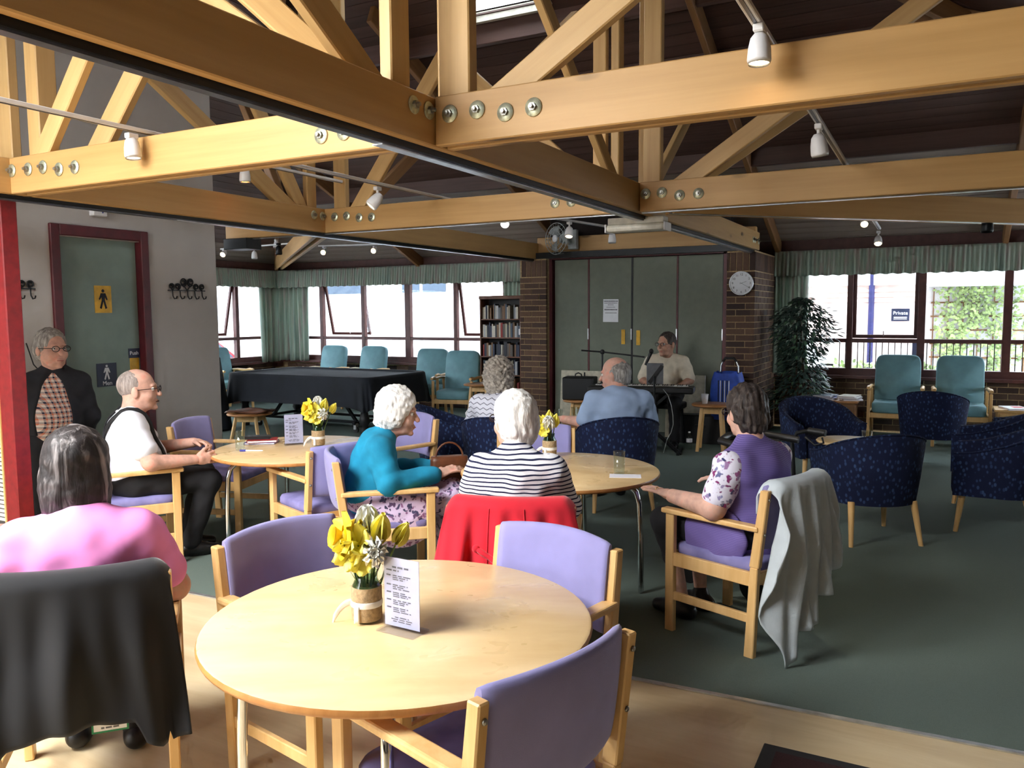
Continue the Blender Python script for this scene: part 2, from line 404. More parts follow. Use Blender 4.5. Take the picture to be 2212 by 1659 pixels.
def window(name, label, org, rz, xs, thick, z0, zt, z1, opened, zsill):
    """xs: mullion centres along local x; outward is local +y"""
    o = thing(name, label, 'window', org, rz, kind='structure')
    b = MB().box((xs[0]-.05, -.04, z0-.05), (xs[-1]+.05, .06, z0+.045)).box((xs[0]-.05, -.04, z1), (xs[-1]+.05, .06, z1+.07))
    b.build('window_frame', 'window_wood', o, .005)
    for x, w_ in zip(xs, thick): MB().box((x-w_/2, -.035, z0), (x+w_/2, .05, z1)).build('mullion', 'window_wood', o, .004)
    MB().box((xs[0], -.03, zt-.025), (xs[-1], .045, zt+.025)).build('transom', 'window_wood', o, .004)
    MB().box((xs[0]-.06, -.12, z0-.085), (xs[-1]+.06, -.03, z0-.045)).build('window_sill', 'window_wood', o, .004)
    for i in range(len(xs)-1):
        a, c = xs[i]+thick[i]/2, xs[i+1]-thick[i+1]/2
        MB().box((a, 0, z0+.04), (c, .006, zt-.024)).build('pane', 'pane', o)
        if i in opened:
            ang = opened[i]; s = MB()
            H_ = z1-zt-.03
            s.box((a, -.02, -H_), (a+.04, .02, 0)).box((c-.04, -.02, -H_), (c, .02, 0)).box((a+.04, -.02, -H_), (c-.04, .02, -H_+.045)).box((a+.04, -.02, -.04), (c-.04, .02, 0))
            so = s.build('sash', 'window_wood', o, .003); so.location = (0, .03, z1); so.rotation_euler = (ang, 0, 0)
            pn = MB().box((a+.03, -.003, -H_+.03), (c-.03, .003, -.03)).build('pane', 'pane', so)
            MB().bar(((a+c)/2-.01, -.02, -H_+.03), ((a+c)/2-.01, -.06, -H_+.1), .012, .012).build('stay', 'aluminium', so)
        else:
            MB().box((a, 0, zt+.024), (c, .006, z1)).build('pane', 'pane', o)
    return o
window('window_1', 'dark framed window behind turquoise chairs at the right', (0, 11.3, 0), 0, [-1.93, -1.07, -.246, .665, 1.5, 2.4, 3.2], [.06, .07, .085, .09, .06, .09, .06], .77, 1.17, 2.15, {1: .03}, .72)
window('window_2', 'dark framed window behind the covered pool table', (0, 11.3, 0), 0, [-10.75, -9.83, -8.9, -7.96, -7.02, -6.1, -5.2], [.06, .07, .07, .11, .06, .06, .06], .78, 1.134, 2.1, {1: .22, 4: .2}, .7)
window('window_3', 'red framed window in the far corner side wall', (-10.9, 0, 0), PI/2, [8.4, 9.35, 10.3, 11.2], [.06, .06, .07, .06], .76, 1.14, 2.1, {1: .22}, .7)

# folding doors
fd = thing('door_2', 'four green folding doors with dark red edges behind the keyboard player', 'door', (0, 10, 0), 0, kind='structure')
MB().box((-4.70, 0, 0), (-4.70+.0, .0, 0)).box((-4.72, -.06, 0), (-4.735+.075, .06, 2.30)).box((-2.375, -.06, 0), (-2.31, .06, 2.25)).box((-4.66, -.06, 2.255), (-2.375, .06, 2.30)).build('door_frame', 'maroon_paint', fd, .004)
ex = [-4.655, -4.15, -3.55, -2.955, -2.38]
for i in range(4):
    a, b = ex[i]+.012, ex[i+1]-.012
    lf = MB().box((a, -.005, .02), (b, .04, 2.25)).build('door_leaf', 'panel_green', fd, .003)
    MB().box((b, -.004, .02), (b+.02, .03, 2.25)).build('edge_strip', 'maroon_paint' if i % 2 == 0 else 'black_metal', lf)
    if i == 1: MB().box((b-.13, -.012, 1.14), (b-.08, -.004, 1.33)).box((b-.115, -.014, 1.16), (b-.095, -.011, 1.31)).build('flush_pull', 'yellow_sign', lf)
    if i == 2: MB().box((a+.05, -.012, 1.13), (a+.1, -.004, 1.32)).box((a+.065, -.014, 1.15), (a+.085, -.011, 1.3)).build('flush_pull', 'yellow_sign', lf)
    MB().box((b-.004, -.012, 1.2), (b+.01, .0, 1.34)).build('hinge', 'aluminium', lf)
no = MB().box((-.105, -.006, -.148), (.105, -.004, .148)).build('notice', 'print_white', None); no.location = (-3.84, 9.996, 1.575); no.rotation_euler = (0, .01, 0)
tag(no, 'white paper notice taped to a green folding door', 'notice')
def print_rows(parent, rows, w, mat, yoff, h=.006, seed=1):
    rnd = random.Random(seed)
    for (z, ln, x0, hh) in rows:
        b = MB(); x = x0
        while x < x0+ln:
            wl_ = rnd.uniform(.008, .02); b.box((x, yoff-.0004, z-hh/2), (min(x+wl_, x0+ln), yoff, z+hh/2)); x += wl_+.004
        b.build('print_line', mat, parent)
plain('print_grey', (104, 104, 112), .7)
print_rows(no, [(.122, .19, -.095, .014), (.098, .18, -.09, .009), (.074, .08, -.04, .008), (.046, .12, -.06, .007), (.012, .18, -.09, .015), (-.03, .16, -.075, .008)], .2, 'print_grey', -.0065)
struct(MB().box((-5.12, 9.80, 2.27), (-1.96, 9.9, 2.345)).build('trim_5', 'black_metal'), 'black head rail over the folding doors')

# pelmets and curtains
def pleat(name, label, org, rz, L, z0, z1, depth=.1, pitch=.05, amp=.012, mat='pelmet_cloth', flare=.03, cat='curtain', n=None, top=True):
    o = thing(name, label, cat, org, rz)
    n = n or max(20, int(L/pitch*6)); rnd = random.Random(name+str(org)); ph = [rnd.uniform(-.6, .6) for _ in range(400)]
    def fn(u, v):
        x = u*L; k = x/pitch; a = amp*(.35+.65*(1-v) if top else 1)
        f = math.sin(2*PI*k+ph[int(k) % 400])*a + math.sin(2*PI*k*.37+1)*a*.7*(1-v)
        return Vector((x, -f-flare*(1-v), z0+(z1-z0)*v + (math.sin(k*2.3)*.006*(1-v))))
    MB().grid(fn, n, 9).build('cloth', mat, o, solid=.004)
    if top: MB().box((0, .005, z1-.03), (L, depth, z1)).build('pelmet_board', 'fascia', o)
    return o
pleat('pelmet', 'gathered pale green pelmet above the right window', (-1.98, 11.08, 0), 0, 5.6, 2.0, 2.325, .12)
pleat('pelmet', 'gathered pale green pelmet above the pool table window', (-10.72, 11.08, 0), 0, 5.5, 2.03, 2.34, .12)
pleat('pelmet', 'gathered pale green pelmet above the corner side window', (-10.68, 8.6, 0), PI/2, 2.45, 2.03, 2.34, .12)
pleat('curtain', 'pale green curtain hanging behind the ficus', (-1.985, 11.12, 0), 0, .42, .74, 2.05, pitch=.09, amp=.034, top=False, flare=0)
pleat('curtain', 'pale green curtain at the corner end of the pool table window', (-10.7, 11.16, 0), 0, .66, .72, 2.06, pitch=.11, amp=.042, top=False, flare=0)
pleat('curtain', 'pale green curtain drawn back on the corner side window', (-10.76, 10.72, 0), PI/2, .5, .70, 2.06, pitch=.11, amp=.042, top=False, flare=0)
pleat('curtain', 'pale green curtain beside the brick pier above the bookcase', (-6.05, 11.16, 0), 0, .8, .74, 2.06, pitch=.07, amp=.024, top=False, flare=0)

# ------------------------------------------------------------------ roof: boarded hipped slopes
SL = .42; ZE = 2.45
def zb(y): return ZE+SL*(Y1-y)
rf = struct(MB().raw([(X0-.1, Y1+.1, zb(Y1+.1)+.05), (X1+.1, Y1+.1, zb(Y1+.1)+.05), (-2.3, 5.3, zb(5.3)+.05), (-4.9, 5.3, zb(5.3)+.05)], [(0, 1, 2, 3)]).build('ceiling_back', 'roof_back'), 'boarded back roof slope')
bpy.data.objects.remove(rf)
SKY = (-4.02, -3.22, 5.75, 6.84)      # rooflight in the back slope: x0, x1, y0, y1
rf = thing('ceiling_back', 'dark boarded roof slope above the back windows', 'ceiling', (0, 0, 0), kind='structure')
bw = .14; ca = math.cos(math.atan(SL)); k = 0
BB = MB()
while True:
    ya = Y1+.15-k*bw*ca; yb = ya-bw*ca
    if yb < 5.3: break
    ins = max(0, Y1-ya); xa, xb = X0+ins*.98, X1-ins*.98
    segs = [(xa, xb)]
    if yb > SKY[2] and ya < SKY[3]+.05: segs = [(xa, SKY[0]), (SKY[1], xb)]
    za, zc = zb(ya), zb(yb)
    for a, b in segs:
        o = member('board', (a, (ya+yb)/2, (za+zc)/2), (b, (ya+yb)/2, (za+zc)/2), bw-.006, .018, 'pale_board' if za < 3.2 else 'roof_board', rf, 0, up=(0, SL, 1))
        BB.raw([(a, ya, za+.03), (b, ya, za+.03), (b, yb, zc+.03), (a, yb, zc+.03)], [(0, 1, 2, 3)])
    k += 1
BB.build('board_backing', 'roof_back', rf)
lf_ = thing('ceiling_left', 'dark boarded roof slope over the far corner', 'ceiling', (0, 0, 0), kind='structure'); k = 0; BB = MB()
while True:
    xa = X0-.15+k*bw*ca; xb = xa+bw*ca
    if xb > -5.0: break
    ins = max(0, xa-X0); ya, yb = 5.2, Y1-ins*.98
    za, zc = ZE+SL*(xa-X0), ZE+SL*(xb-X0)
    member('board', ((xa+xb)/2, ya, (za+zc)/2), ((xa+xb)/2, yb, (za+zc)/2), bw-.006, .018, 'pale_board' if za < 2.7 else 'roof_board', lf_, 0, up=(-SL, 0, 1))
    BB.raw([(xa, ya, za+.03), (xa, yb, za+.03), (xb, yb, zc+.03), (xb, ya, zc+.03)], [(0, 1, 2, 3)]); k += 1
BB.build('board_backing', 'roof_back', lf_)
# other slopes (over and behind the camera), plain boarding
struct(MB().raw([(X1, Y0, ZE), (X1, Y1, ZE), (-2.3, 5.3, 4.97), (-2.3, 3.3, 4.97)], [(0, 1, 2, 3)]).build('ceiling_right', 'roof_board'), 'dark boarded right roof slope')
struct(MB().raw([(X0, 5.3, 5.2), (-6.1, 5.3, 5.2), (-6.1, Y0, 5.2), (X0, Y0, 5.2)], [(0, 1, 2, 3)]).build('ceiling_side', 'roof_board'), 'ceiling over the side rooms')
struct(MB().raw([(-6, 3.3, 4.97), (-2.3, 3.3, 4.97), (-2.3, 5.3, 4.97), (-6, 5.3, 4.97)], [(0, 1, 2, 3)]).build('ceiling_top', 'roof_board'), 'flat top of the roof')
fz = lambda y: ZE+SL*(y-Y0)
struct(MB().raw([(-6.2, Y0, fz(Y0)), (X1, Y0, fz(Y0)), (X1, -1.1, fz(-1.1)), (-6.2, -1.1, fz(-1.1)),
                 (-6.2, .35, fz(.35)), (X1-3, .35, fz(.35)), (-2.3, 3.3, 4.97), (-6.2, 3.3, 4.97),
                 (X1, -1.1, fz(-1.1)), (-1.8, -1.1, fz(-1.1)), (-1.8, .35, fz(.35)), (-6.2, -1.1, fz(-1.1)), (-4.6, -1.1, fz(-1.1)), (-4.6, .35, fz(.35))],
                [(0, 1, 2, 3), (4, 5, 6, 7), (9, 8, 5, 10), (11, 12, 13, 4)]).build('ceiling_front', 'roof_board'), 'front roof slope with a rooflight')
# rooflight frame and pane in the back slope
sk = thing('window_4', 'bright rooflight high in the back roof slope', 'window', (0, 0, 0), kind='structure')
c4 = [(SKY[0], SKY[2]), (SKY[1], SKY[2]), (SKY[1], SKY[3]), (SKY[0], SKY[3])]
for i in range(4):
    a, b = c4[i], c4[(i+1) % 4]; MB().bar((a[0], a[1], zb(a[1])-.01), (b[0], b[1], zb(b[1])-.01), .05, .09).build('rooflight_kerb', 'dirty_white', sk)
MB().raw([(x, y, zb(y)+.08) for x, y in c4], [(0, 1, 2, 3)]).build('pane', 'pane', sk)
# rafters and purlins
ra = 0
for (p0, p1, lb) in [((-7.6, 11.2, zb(11.2)-.13), (-7.6, 8.0, zb(8.0)-.13), 'brown rafter on the back slope above the pool table'),
                 ((-1.95, 11.2, zb(11.2)-.13), (-1.95, 6.0, zb(6.0)-.13), 'brown rafter on the back slope above the clock pier'),
                 ((.6, 11.2, zb(11.2)-.13), (.6, 7.6, zb(7.6)-.13), 'brown rafter on the back slope above the turquoise chairs'),
                 ((-4.88, 11.2, zb(11.2)-.13), (-4.88, 6.4, zb(6.4)-.13), 'brown rafter on the back slope above the bookcase pier')]:
    tag(member('rafter', p0, p1, .06, .18, 'rafter'), lb, 'rafter', 'rafters under the back roof slope')
for (y, xa, xb, lb) in [(9.25, -8.6, 1.5, 'dark purlin just above the pale roof boards'), (7.75, -7.2, .1, 'dark purlin halfway up the back roof slope'), (6.95, -6.4, -.6, 'dark purlin below the rooflight')]:
    tag(member('purlin', (xa, y, zb(y)-.08), (xb, y, zb(y)-.08), .07, .2, 'roof_board'), lb, 'purlin', 'purlins across the back roof slope')
# ------------------------------------------------------------------ roof trusses
BZ0, BZ1 = 2.27, 2.475        # bottom chord
wash = MB().lathe([(.0, .0), (.036, 0), (.038, .003), (.036, .006), (.0, .006)], 16); WASH = wash.data('washer'); WASH.materials.append(M('zinc'))
nut = MB().lathe([(.0, .006), (.017, .006), (.017, .02), (.009, .021), (.009, .034), (0, .035)], 6, smooth=False); NUT = nut.data('nut'); NUT.materials.append(M('steel_bolt'))
def bolt(parent, p, n):
    """p on the timber face, n outward"""
    q = Vector(n).to_track_quat('Z', 'Y').to_euler()
    w_ = inst(WASH, 'washer', parent, Vector(p)-parent.location, q); inst(NUT, 'nut', w_)
def chord_x(name, label, xa, xb, y, mat='beam', z0=BZ0, z1=BZ1):
    t = thing(name, label, 'roof beam', (xa, y, z0), group='main roof beams')
    for dy in (0, .092): member('chord_plank', (xa, y+.0225+dy, (z0+z1)/2), (xb, y+.0225+dy, (z0+z1)/2), .045, z1-z0, mat, t, .005)
    return t
def chord_y(name, label, ya, yb, x, mat='beam', z0=BZ0, z1=BZ1):
    t = thing(name, label, 'roof beam', (x, ya, z0), group='main roof beams')
    for dx in (0, -.092): member('chord_plank', (x-.0225+dx, ya, (z0+z1)/2), (x-.0225+dx, yb, (z0+z1)/2), .045, z1-z0, mat, t, .005)
    return t
YA, YB_ = 2.95, 5.62           # truss planes across the hall
XA, XB_ = -1.95, -4.83         # truss planes along the hall (right faces)
t_near_r = chord_x('roof_beam', 'near right roof beam carrying the nearest spotlight', XA+.005, 3.2, YA+.03)
t_near_l = chord_x('roof_beam', 'bright yellow roof beam at the upper left with spotlight', -6.0, XA-.14, YA-.06)
t_far_r = chord_x('roof_beam', 'far right roof beam above the clock pier', XA+.005, 3.2, YB_)
t_far_l = chord_x('roof_beam', 'far left roof beam with a black end bracket at the wall', -6.05, XA-.14, YB_)
t_mid = chord_y('roof_beam', 'long dark roof beam running from the upper left to the clock pier', -2.4, 9.92, XA)
t_left = chord_y('roof_beam', 'long roof beam running from the red post to the bookcase pier', 2.0, 9.92, XB_)
# black folding-partition tracks in the slots of the two long beams
for t, x, lb in ((t_mid, XA, 'black partition track'), (t_left, XB_, 'black partition track')):
    ya = t.location.y; a = MB().box((-.088, 0, -.022), (-.05, 9.92-ya, .06)); a.build('partition_track', 'black_metal', t, label=lb)
    MB().box((-.1, 0, -.03), (-.06, 9.92-ya, -.022)).build('track_lip', 'track_grey', t)
MB().box((-.115, 5.1, -.034), (-.065, 12.3, -.03)).build('track_cover', 'aluminium', t_mid)
MB().box((-.1, 2.1, -.034), (-.06, 7.9, -.03)).build('track_cover', 'aluminium', t_left)
MB().box((0, 0, 0), (9.2, .03, .006)).build('edge_strip', 'aluminium', t_far_r).location = (0, .05, -.008)
MB().box((0, 0, 0), (4, .03, .006)).build('edge_strip', 'aluminium', t_far_l).location = (0, .05, -.008)
MB().box((.0, -.03, -.1), (.3, .16, 0)).build('end_bracket', 'black_metal', t_far_l, .004)
MB().box((-.02, 7.55, 0), (.0, 7.9, 0)).build('end_cap', 'beam', t_left)
# bolts at the joints
for x, z in ((-1.869, 2.395), (-1.736, 2.396), (-1.603, 2.37), (-1.475, 2.375)): bolt(t_near_r, (x, YA+.03, z), (0, -1, 0))
for x, z in ((-1.9, 2.391), (-1.781, 2.391), (-1.654, 2.363), (-1.521, 2.366)): bolt(t_far_r, (x, YB_, z), (0, -1, 0))
for x, z in ((-4.811, 2.4), (-4.655, 2.395), (-4.517, 2.395), (-4.374, 2.37), (-4.235, 2.37), (-2.492, 2.355), (-2.363, 2.357)): bolt(t_near_l, (x, YA-.06, z), (0, -1, 0))
for x, z in ((-4.721, 2.4), (-4.588, 2.4), (-4.453, 2.378), (-4.32, 2.374), (-2.607, 2.374), (-2.475, 2.375)): bolt(t_far_l, (x, YB_, z), (0, -1, 0))
for y in (2.83, 2.94): bolt(t_mid, (XA, y, 2.41), (1, 0, 0))
for y in (5.479, 5.59): bolt(t_left, (XB_, y, 2.41), (1, 0, 0))
for y in (9.55, 9.65, 9.85): bolt(t_mid, (XA, y, BZ0+.1), (1, 0, 0))

# web members: posts and struts fanning out of the joints
def web(label, p0, p1, w=.1, d=.075, mat='web', up=(0, 0, 1)):
    return tag(member('roof_strut', p0, p1, d, w, mat, None, .006, up), label, 'strut', 'roof struts at the beam joints')
def post(label, x, y, wx, wy, z0=2.3, z1=4.9, mat='web'):
    return tag(member('roof_post', (x, y, z0), (x, y, z1), wy, wx, mat, None, .006, (1, 0, 0)), label, 'post', 'roof posts at the beam joints')
def clear_top(x, y): return min(zb(y)-.1, 4.9)
post('thick pale roof post standing on the near right beam joint', XA+.09, YA+.085, .15, .07)
post('roof post on the long dark beam beside the near joint', XA-.06, YA-.16, .06, .13)
post('dark roof post behind the near joint', XA-.06, YA+.26, .06, .12)
web('broad strut rising right from the near joint', (XA+.2, YA+.085, 2.38), (XA+2.2, YA+.085, 3.6), .12, .05)
web('bright yellow strut rising left from the near joint over the dark beam', (XA-.06, YA-.25, 2.4), (XA-.06, YA-1.85, 3.42), .13, .05)
web('strut rising left behind the near joint over the yellow beam', (XA-.3, YA, 2.38), (XA-2.0, YA, 3.6), .12, .05)
web('strut rising away from the near joint', (XA-.06, YA+.4, 2.38), (XA-.06, YA+1.7, 3.3), .12, .05)
web('shadowed second strut beside the bright yellow strut', (XA-.15, YA-.2, 2.42), (XA-1.1, YA-1.0, 3.5), .11, .05)
post('roof post on the far right beam joint', XA+.08, YB_+.07, .13, .07)
post('left roof post of the cluster at the far right joint', XA-.3, YB_+.02, .1, .06)
post('inner roof post of the cluster at the far right joint', XA-.12, YB_-.12, .06, .1)
post('rear roof post of the cluster at the far right joint', XA-.06, YB_+.3, .06, .12)
web('strut rising right from the far right joint', (XA+.22, YB_+.07, 2.4), (XA+1.9, YB_+.07, 3.5), .12, .05)
web('strut rising left from the far right joint', (XA-.3, YB_+.07, 2.4), (XA-1.5, YB_+.07, 3.5), .1, .05)
web('strut rising toward the near joint from the far right joint', (XA-.06, YB_-.3, 2.4), (XA-.06, YB_-1.5, 3.3), .1, .05)
web('strut rising away behind the far right joint', (XA-.06, YB_+.35, 2.4), (XA-.06, YB_+1.6, 3.35), .1, .05)
web('diagonal strut rising to the hip from the far right joint', (XA+.2, YB_+.25, 2.4), (XA+1.3, YB_+1.35, 3.4), .1, .05)
post('roof post above the red post at the left edge', XB_-.1, YA+.0, .16, .06)
post('second roof post above the red post', XB_+.18, YA+.04, .11, .12)
web('bright steep strut over the left end of the yellow beam', (XB_+.24, YA-.03, 2.42), (XB_+1.35, YA-.03, 3.75), .12, .05)
web('shaded steep strut behind the bright one over the yellow beam', (XB_+.42, YA+.12, 2.35), (XB_+1.55, YA+.14, 3.6), .14, .05)
post('roof post on the far left joint', XB_+.15, YB_+.05, .13, .06)
post('twin roof post beside the far left joint', XB_-.06, YB_-.12, .05, .12)
web('strut rising right from the far left joint', (XB_+.28, YB_+.05, 2.4), (XB_+1.3, YB_+.05, 3.7), .13, .05)
web('low strut rising toward the viewer from the far left joint', (XB_-.06, YB_-.3, 2.4), (XB_-.06, YB_-1.9, 3.35), .13, .05)
web('steeper strut rising toward the viewer from the far left joint', (XB_-.06, YB_-.2, 2.4), (XB_-.06, YB_-.95, 3.6), .12, .05)
web('dim strut rising left beyond the far left joint', (XB_-.5, YB_+.1, 2.4), (XB_-1.9, YB_+.9, 3.9), .12, .06, 'rafter')
web('dim strut rising away from the far left joint', (XB_-.06, YB_+.4, 2.4), (XB_-.06, YB_+1.9, 3.5), .12, .05, 'rafter')
for y_, lb in ((4.3, 'brown rafter on the right slope above the nearest spotlight'), (5.9, 'brown rafter on the right slope between the two right beams'), (7.7, 'brown rafter on the right slope beyond the far right beam')):
    tag(member('rafter', (3.55, y_, ZE+SL*.15-.12), (-1.6, y_, ZE+SL*5.3-.12), .07, .2, 'rafter'), lb, 'rafter')
# hip beams to the corners
def hip(label, p0, p1):
    t = thing('hip_beam', label, 'roof beam', p0); a = Vector(p0); b = Vector(p1); d = (b-a).normalized(); n = Vector((-d.y, d.x, 0)).normalized()
    for s in (-1, 1): member('chord_plank', a+n*s*.05+Vector((0, 0, .1)), b+n*s*.05+Vector((0, 0, .1)), .045, .2, 'beam', t, .005)
    return t
hip('pale double hip beam running to the far left window corner', (XB_-.15, YB_+.15, 2.27), (-10.65, 11.1, 2.36))
h = hip('dark hip beam running to the right above the turquoise chairs', (XA+.15, YB_+.25, 2.27), (3.4, 10.9, 2.27))
MB().box((0, -.02, 0), (7.3, .02, .006)).build('edge_strip', 'aluminium', h).rotation_euler = (0, 0, math.atan2(10.9-YB_-.25, 3.4-XA-.15))
tag(member('hip_rafter', (-10.7, 11.1, 2.42), (-5.2, 5.6, 4.72), .06, .16, 'rafter'), 'brown hip rafter climbing from the far left corner', 'rafter')
tag(member('hip_rafter', (3.5, 11.1, 2.42), (-2.0, 5.6, 4.72), .06, .16, 'rafter'), 'brown hip rafter climbing from the far right corner', 'rafter')
tag(member('wall_beam', (-4.85, 9.93, 2.45), (-1.99, 9.93, 2.45), .1, .2, 'beam', None), 'brown timber beam over the folding doors', 'roof beam')
struct(MB().box((-4.7, 9.98, 2.28), (-2.3, 10.06, 4.0)).build('wall_over_doors', 'roof_back'))
tag(member('copper_pipe', (-4.25, 3.06, 2.51), (-2.9, 3.06, 2.515), .02, .02, plain('copper', (196, 116, 62), .35, .8), None), 'copper pipe lying on the yellow roof beam', 'pipe')
# ------------------------------------------------------------------ furniture
def furniture_palette():
    wood('chair_wood', (206, 162, 100), (232, 194, 136), 9, (1, 1, .12), .38, rand=.05, bump=.03)
    wood('table_top', (216, 180, 124), (242, 216, 168), 2.2, (.35, 1.3, 1), .3, rand=.03, bump=.01, spec=.45)
    wood('table_edge', (164, 108, 56), (196, 140, 82), 9, (1, 1, .3), .35, rand=.03)
    wood('dark_stool', (150, 100, 56), (188, 134, 82), 8, (.3, 1, 1), .35, rand=.06)
    plain('lilac', (144, 140, 192), .9, vary=.06, nscale=5, bump=.15, bscale=500, sheen=.2)
    m, t = newmat('lilac_seat', .9, 0, .2)
    v = t.coord(); n = t.noise(v, 9, 2)
    t.link(t.ramp(n, [(.35, (118, 114, 164)), (.65, (140, 136, 188))]), t.b.inputs['Base Color'])
    plain('chrome', (214, 216, 220), .08, 1.0, vary=.02)
    plain('turquoise', (112, 158, 168), .6, vary=.08, nscale=5)
    m, t = newmat('tub_fabric', .85, 0, .2)
    v = t.coord((1, 1, .62), rot=(.5, .3, .4)); vo = t.add('ShaderNodeTexVoronoi', i_Scale=40); vo.inputs['Randomness'].default_value = .75; t.link(v, vo.inputs['Vector'])
    k = t.ramp(vo.outputs['Distance'], [(.26, (1, 1, 1)), (.4, (0, 0, 0))])
    cc = t.mix(vo.outputs['Color'], (36, 50, 86), (58, 82, 120))
    t.link(t.mix(k, (25, 32, 60), cc), t.b.inputs['Base Color'])
    plain('black_cloth', (13, 14, 19), .9, vary=.2, nscale=4, sheen=.15); plain('red_cloth', (206, 22, 44), .85, vary=.08, nscale=6, sheen=.2)
    plain('grey_linen', (190, 200, 206), .9, vary=.05, nscale=8, bump=.15, bscale=300)
    plain('drape_black', (24, 28, 36), .85, vary=.25, nscale=3)
furniture_palette()

def make_chair(label):
    t = thing('armchair', label, 'chair', group='lilac wooden armchairs around the tables')
    W_, yb, yf = .25, -.235, .225
    for s in (-1, 1):
        # rear post leans back above the seat
        b = MB(); pts = [(0, .02, 0), (.42, 0, 0), (.775, -.045, 0)]
        x = s*W_
        for (z0, y0, _), (z1, y1, _) in zip(pts[:-1], pts[1:]):
            b.raw([(x-.016, yb+y0-.024, z0), (x+.016, yb+y0-.024, z0), (x+.016, yb+y0+.024, z0), (x-.016, yb+y0+.024, z0),
                   (x-.016, yb+y1-.02, z1), (x+.016, yb+y1-.02, z1), (x+.016, yb+y1+.02, z1), (x-.016, yb+y1+.02, z1)],
                  [(0, 3, 2, 1), (4, 5, 6, 7), (0, 1, 5, 4), (1, 2, 6, 5), (2, 3, 7, 6), (3, 0, 4, 7)])
        p = b.build('rear_post', 'chair_wood', t, .004)
        for z, y in ((.735, -.064), (.575, -.046)):
            MB().lathe([(0, 0), (.008, 0), (.006, .004), (0, .005)], 10, mat=Matrix.Rotation(PI/2, 4, 'X')).build('bolt_head', 'steel_bolt', p).location = (x, yb+y+.021-.02, z)
        MB().box((x-.016, yf-.024, 0), (x+.016, yf+.024, .585)).build('front_leg', 'chair_wood', t, .004)
        MB().box((x-.026, yb-.02, .585), (x+.026, yf+.045, .61)).build('armrest', 'chair_wood', t, .007, seg=2)
        MB().box((x-.012, yb+.02, .33), (x+.012, yf-.02, .395)).build('seat_rail', 'chair_wood', t, .003)
        MB().box((x-.01, yb+.02, .16), (x+.01, yf-.02, .2)).build('stretcher', 'chair_wood', t, .003)
    MB().box((-.24, yf-.012, .335), (.24, yf+.012, .39)).build('cross_rail', 'chair_wood', t, .003); MB().box((-.24, yb-.012, .335), (.24, yb+.012, .39)).build('cross_rail', 'chair_wood', t, .003)
    def seat(u, v):
        a = 2*PI*u; e = .28
        cx = math.copysign(abs(math.cos(a))**e, math.cos(a)); sy = math.copysign(abs(math.sin(a))**e, math.sin(a))
        prof = [(.0, .378), (.97, .378), (1.0, .395), (1.0, .42), (.96, .438), (.6, .446), (0, .448)]
        k = v*(len(prof)-1); i = min(int(k), len(prof)-2); f = k-i
        r = prof[i][0]*(1-f)+prof[i+1][0]*f; z = prof[i][1]*(1-f)+prof[i+1][1]*f
        return Vector((cx*.232*r, sy*.235*r+.0, z))
    MB().grid(seat, 40, 7, True, True).build('seat', 'lilac_seat', t)
    def back(u, v):
        x = (u-.5)*2; sec = 2*PI*v; n = 3.2
        cz = math.copysign(abs(math.sin(sec))**(2/n), math.sin(sec)); cy = math.copysign(abs(math.cos(sec))**(2/n), math.cos(sec))
        edge = 1-.35*max(0, abs(x)-.93)/.07
        top = .645+cz*.15*(.97+.03*edge)
        lean = -(top-.42)*.125
        yy = yb-.03-.055*(1-x*x)+lean+.045+cy*.024*edge
        return Vector((x*.236, yy, top+.012*(1-x*x)*max(0, cz)))
    bk = MB(); bk.grid(back, 19, 21); 
    for e in (0, 1): bk.raw([back(e, j/20) for j in range(20)], [tuple(range(20))[::(1 if e else -1)]])
    bk.build('backrest', 'lilac', t, weld=True)
    return t
CH = {}
c0 = make_chair('lilac armchair at the near corner of the front table, back to the viewer')
def put(o, x, y, fx, fy, z=0): o.location = (x, y, z); o.rotation_euler = (0, 0, facing(fx, fy)); return o
put(c0, -1.005, 1.69, -.956, .29)
for key, x, y, fx, fy, lb in [
    ('p2', -1.235, 2.265, -.205, -.979, 'lilac armchair in front of the red coat'),
    ('p3', -1.835, 2.11, .98, -.19, 'lilac armchair at the front table beside the black jacket'),
    ('p12', -.84, 3.94, -.94, .34, 'lilac armchair under the grey jacket and the woman in the purple cardigan'),
    ('p10', -1.64, 3.14, -.36, .93, 'lilac armchair under the red coat'),
    ('p13', -2.47, 1.66, -.74, .67, 'lilac armchair under the black jacket in the left foreground'),
    ('p8', -2.78, 3.69, .75, .66, 'lilac armchair of the woman in the teal cardigan'),
    ('p7', -3.36, 3.86, -.93, .36, 'empty lilac armchair back to back with the teal cardigan woman'),
    ('p6', -4.6, 4.2, .94, .3, 'empty lilac armchair between the book table and the grey wall'),
    ('p5', -4.53, 3.38, .55, .83, 'lilac armchair of the man with braces'),
    ('p9', -3.62, 4.82, -.3, -.95, 'lilac armchair on the far side of the book table'),
    ('p11', -2.31, 4.67, .43, -.9, 'lilac armchair on the far side of the striped woman\'s table')]:
    CH[key] = dup(c0, (x, y, 0), facing(fx, fy), lb)

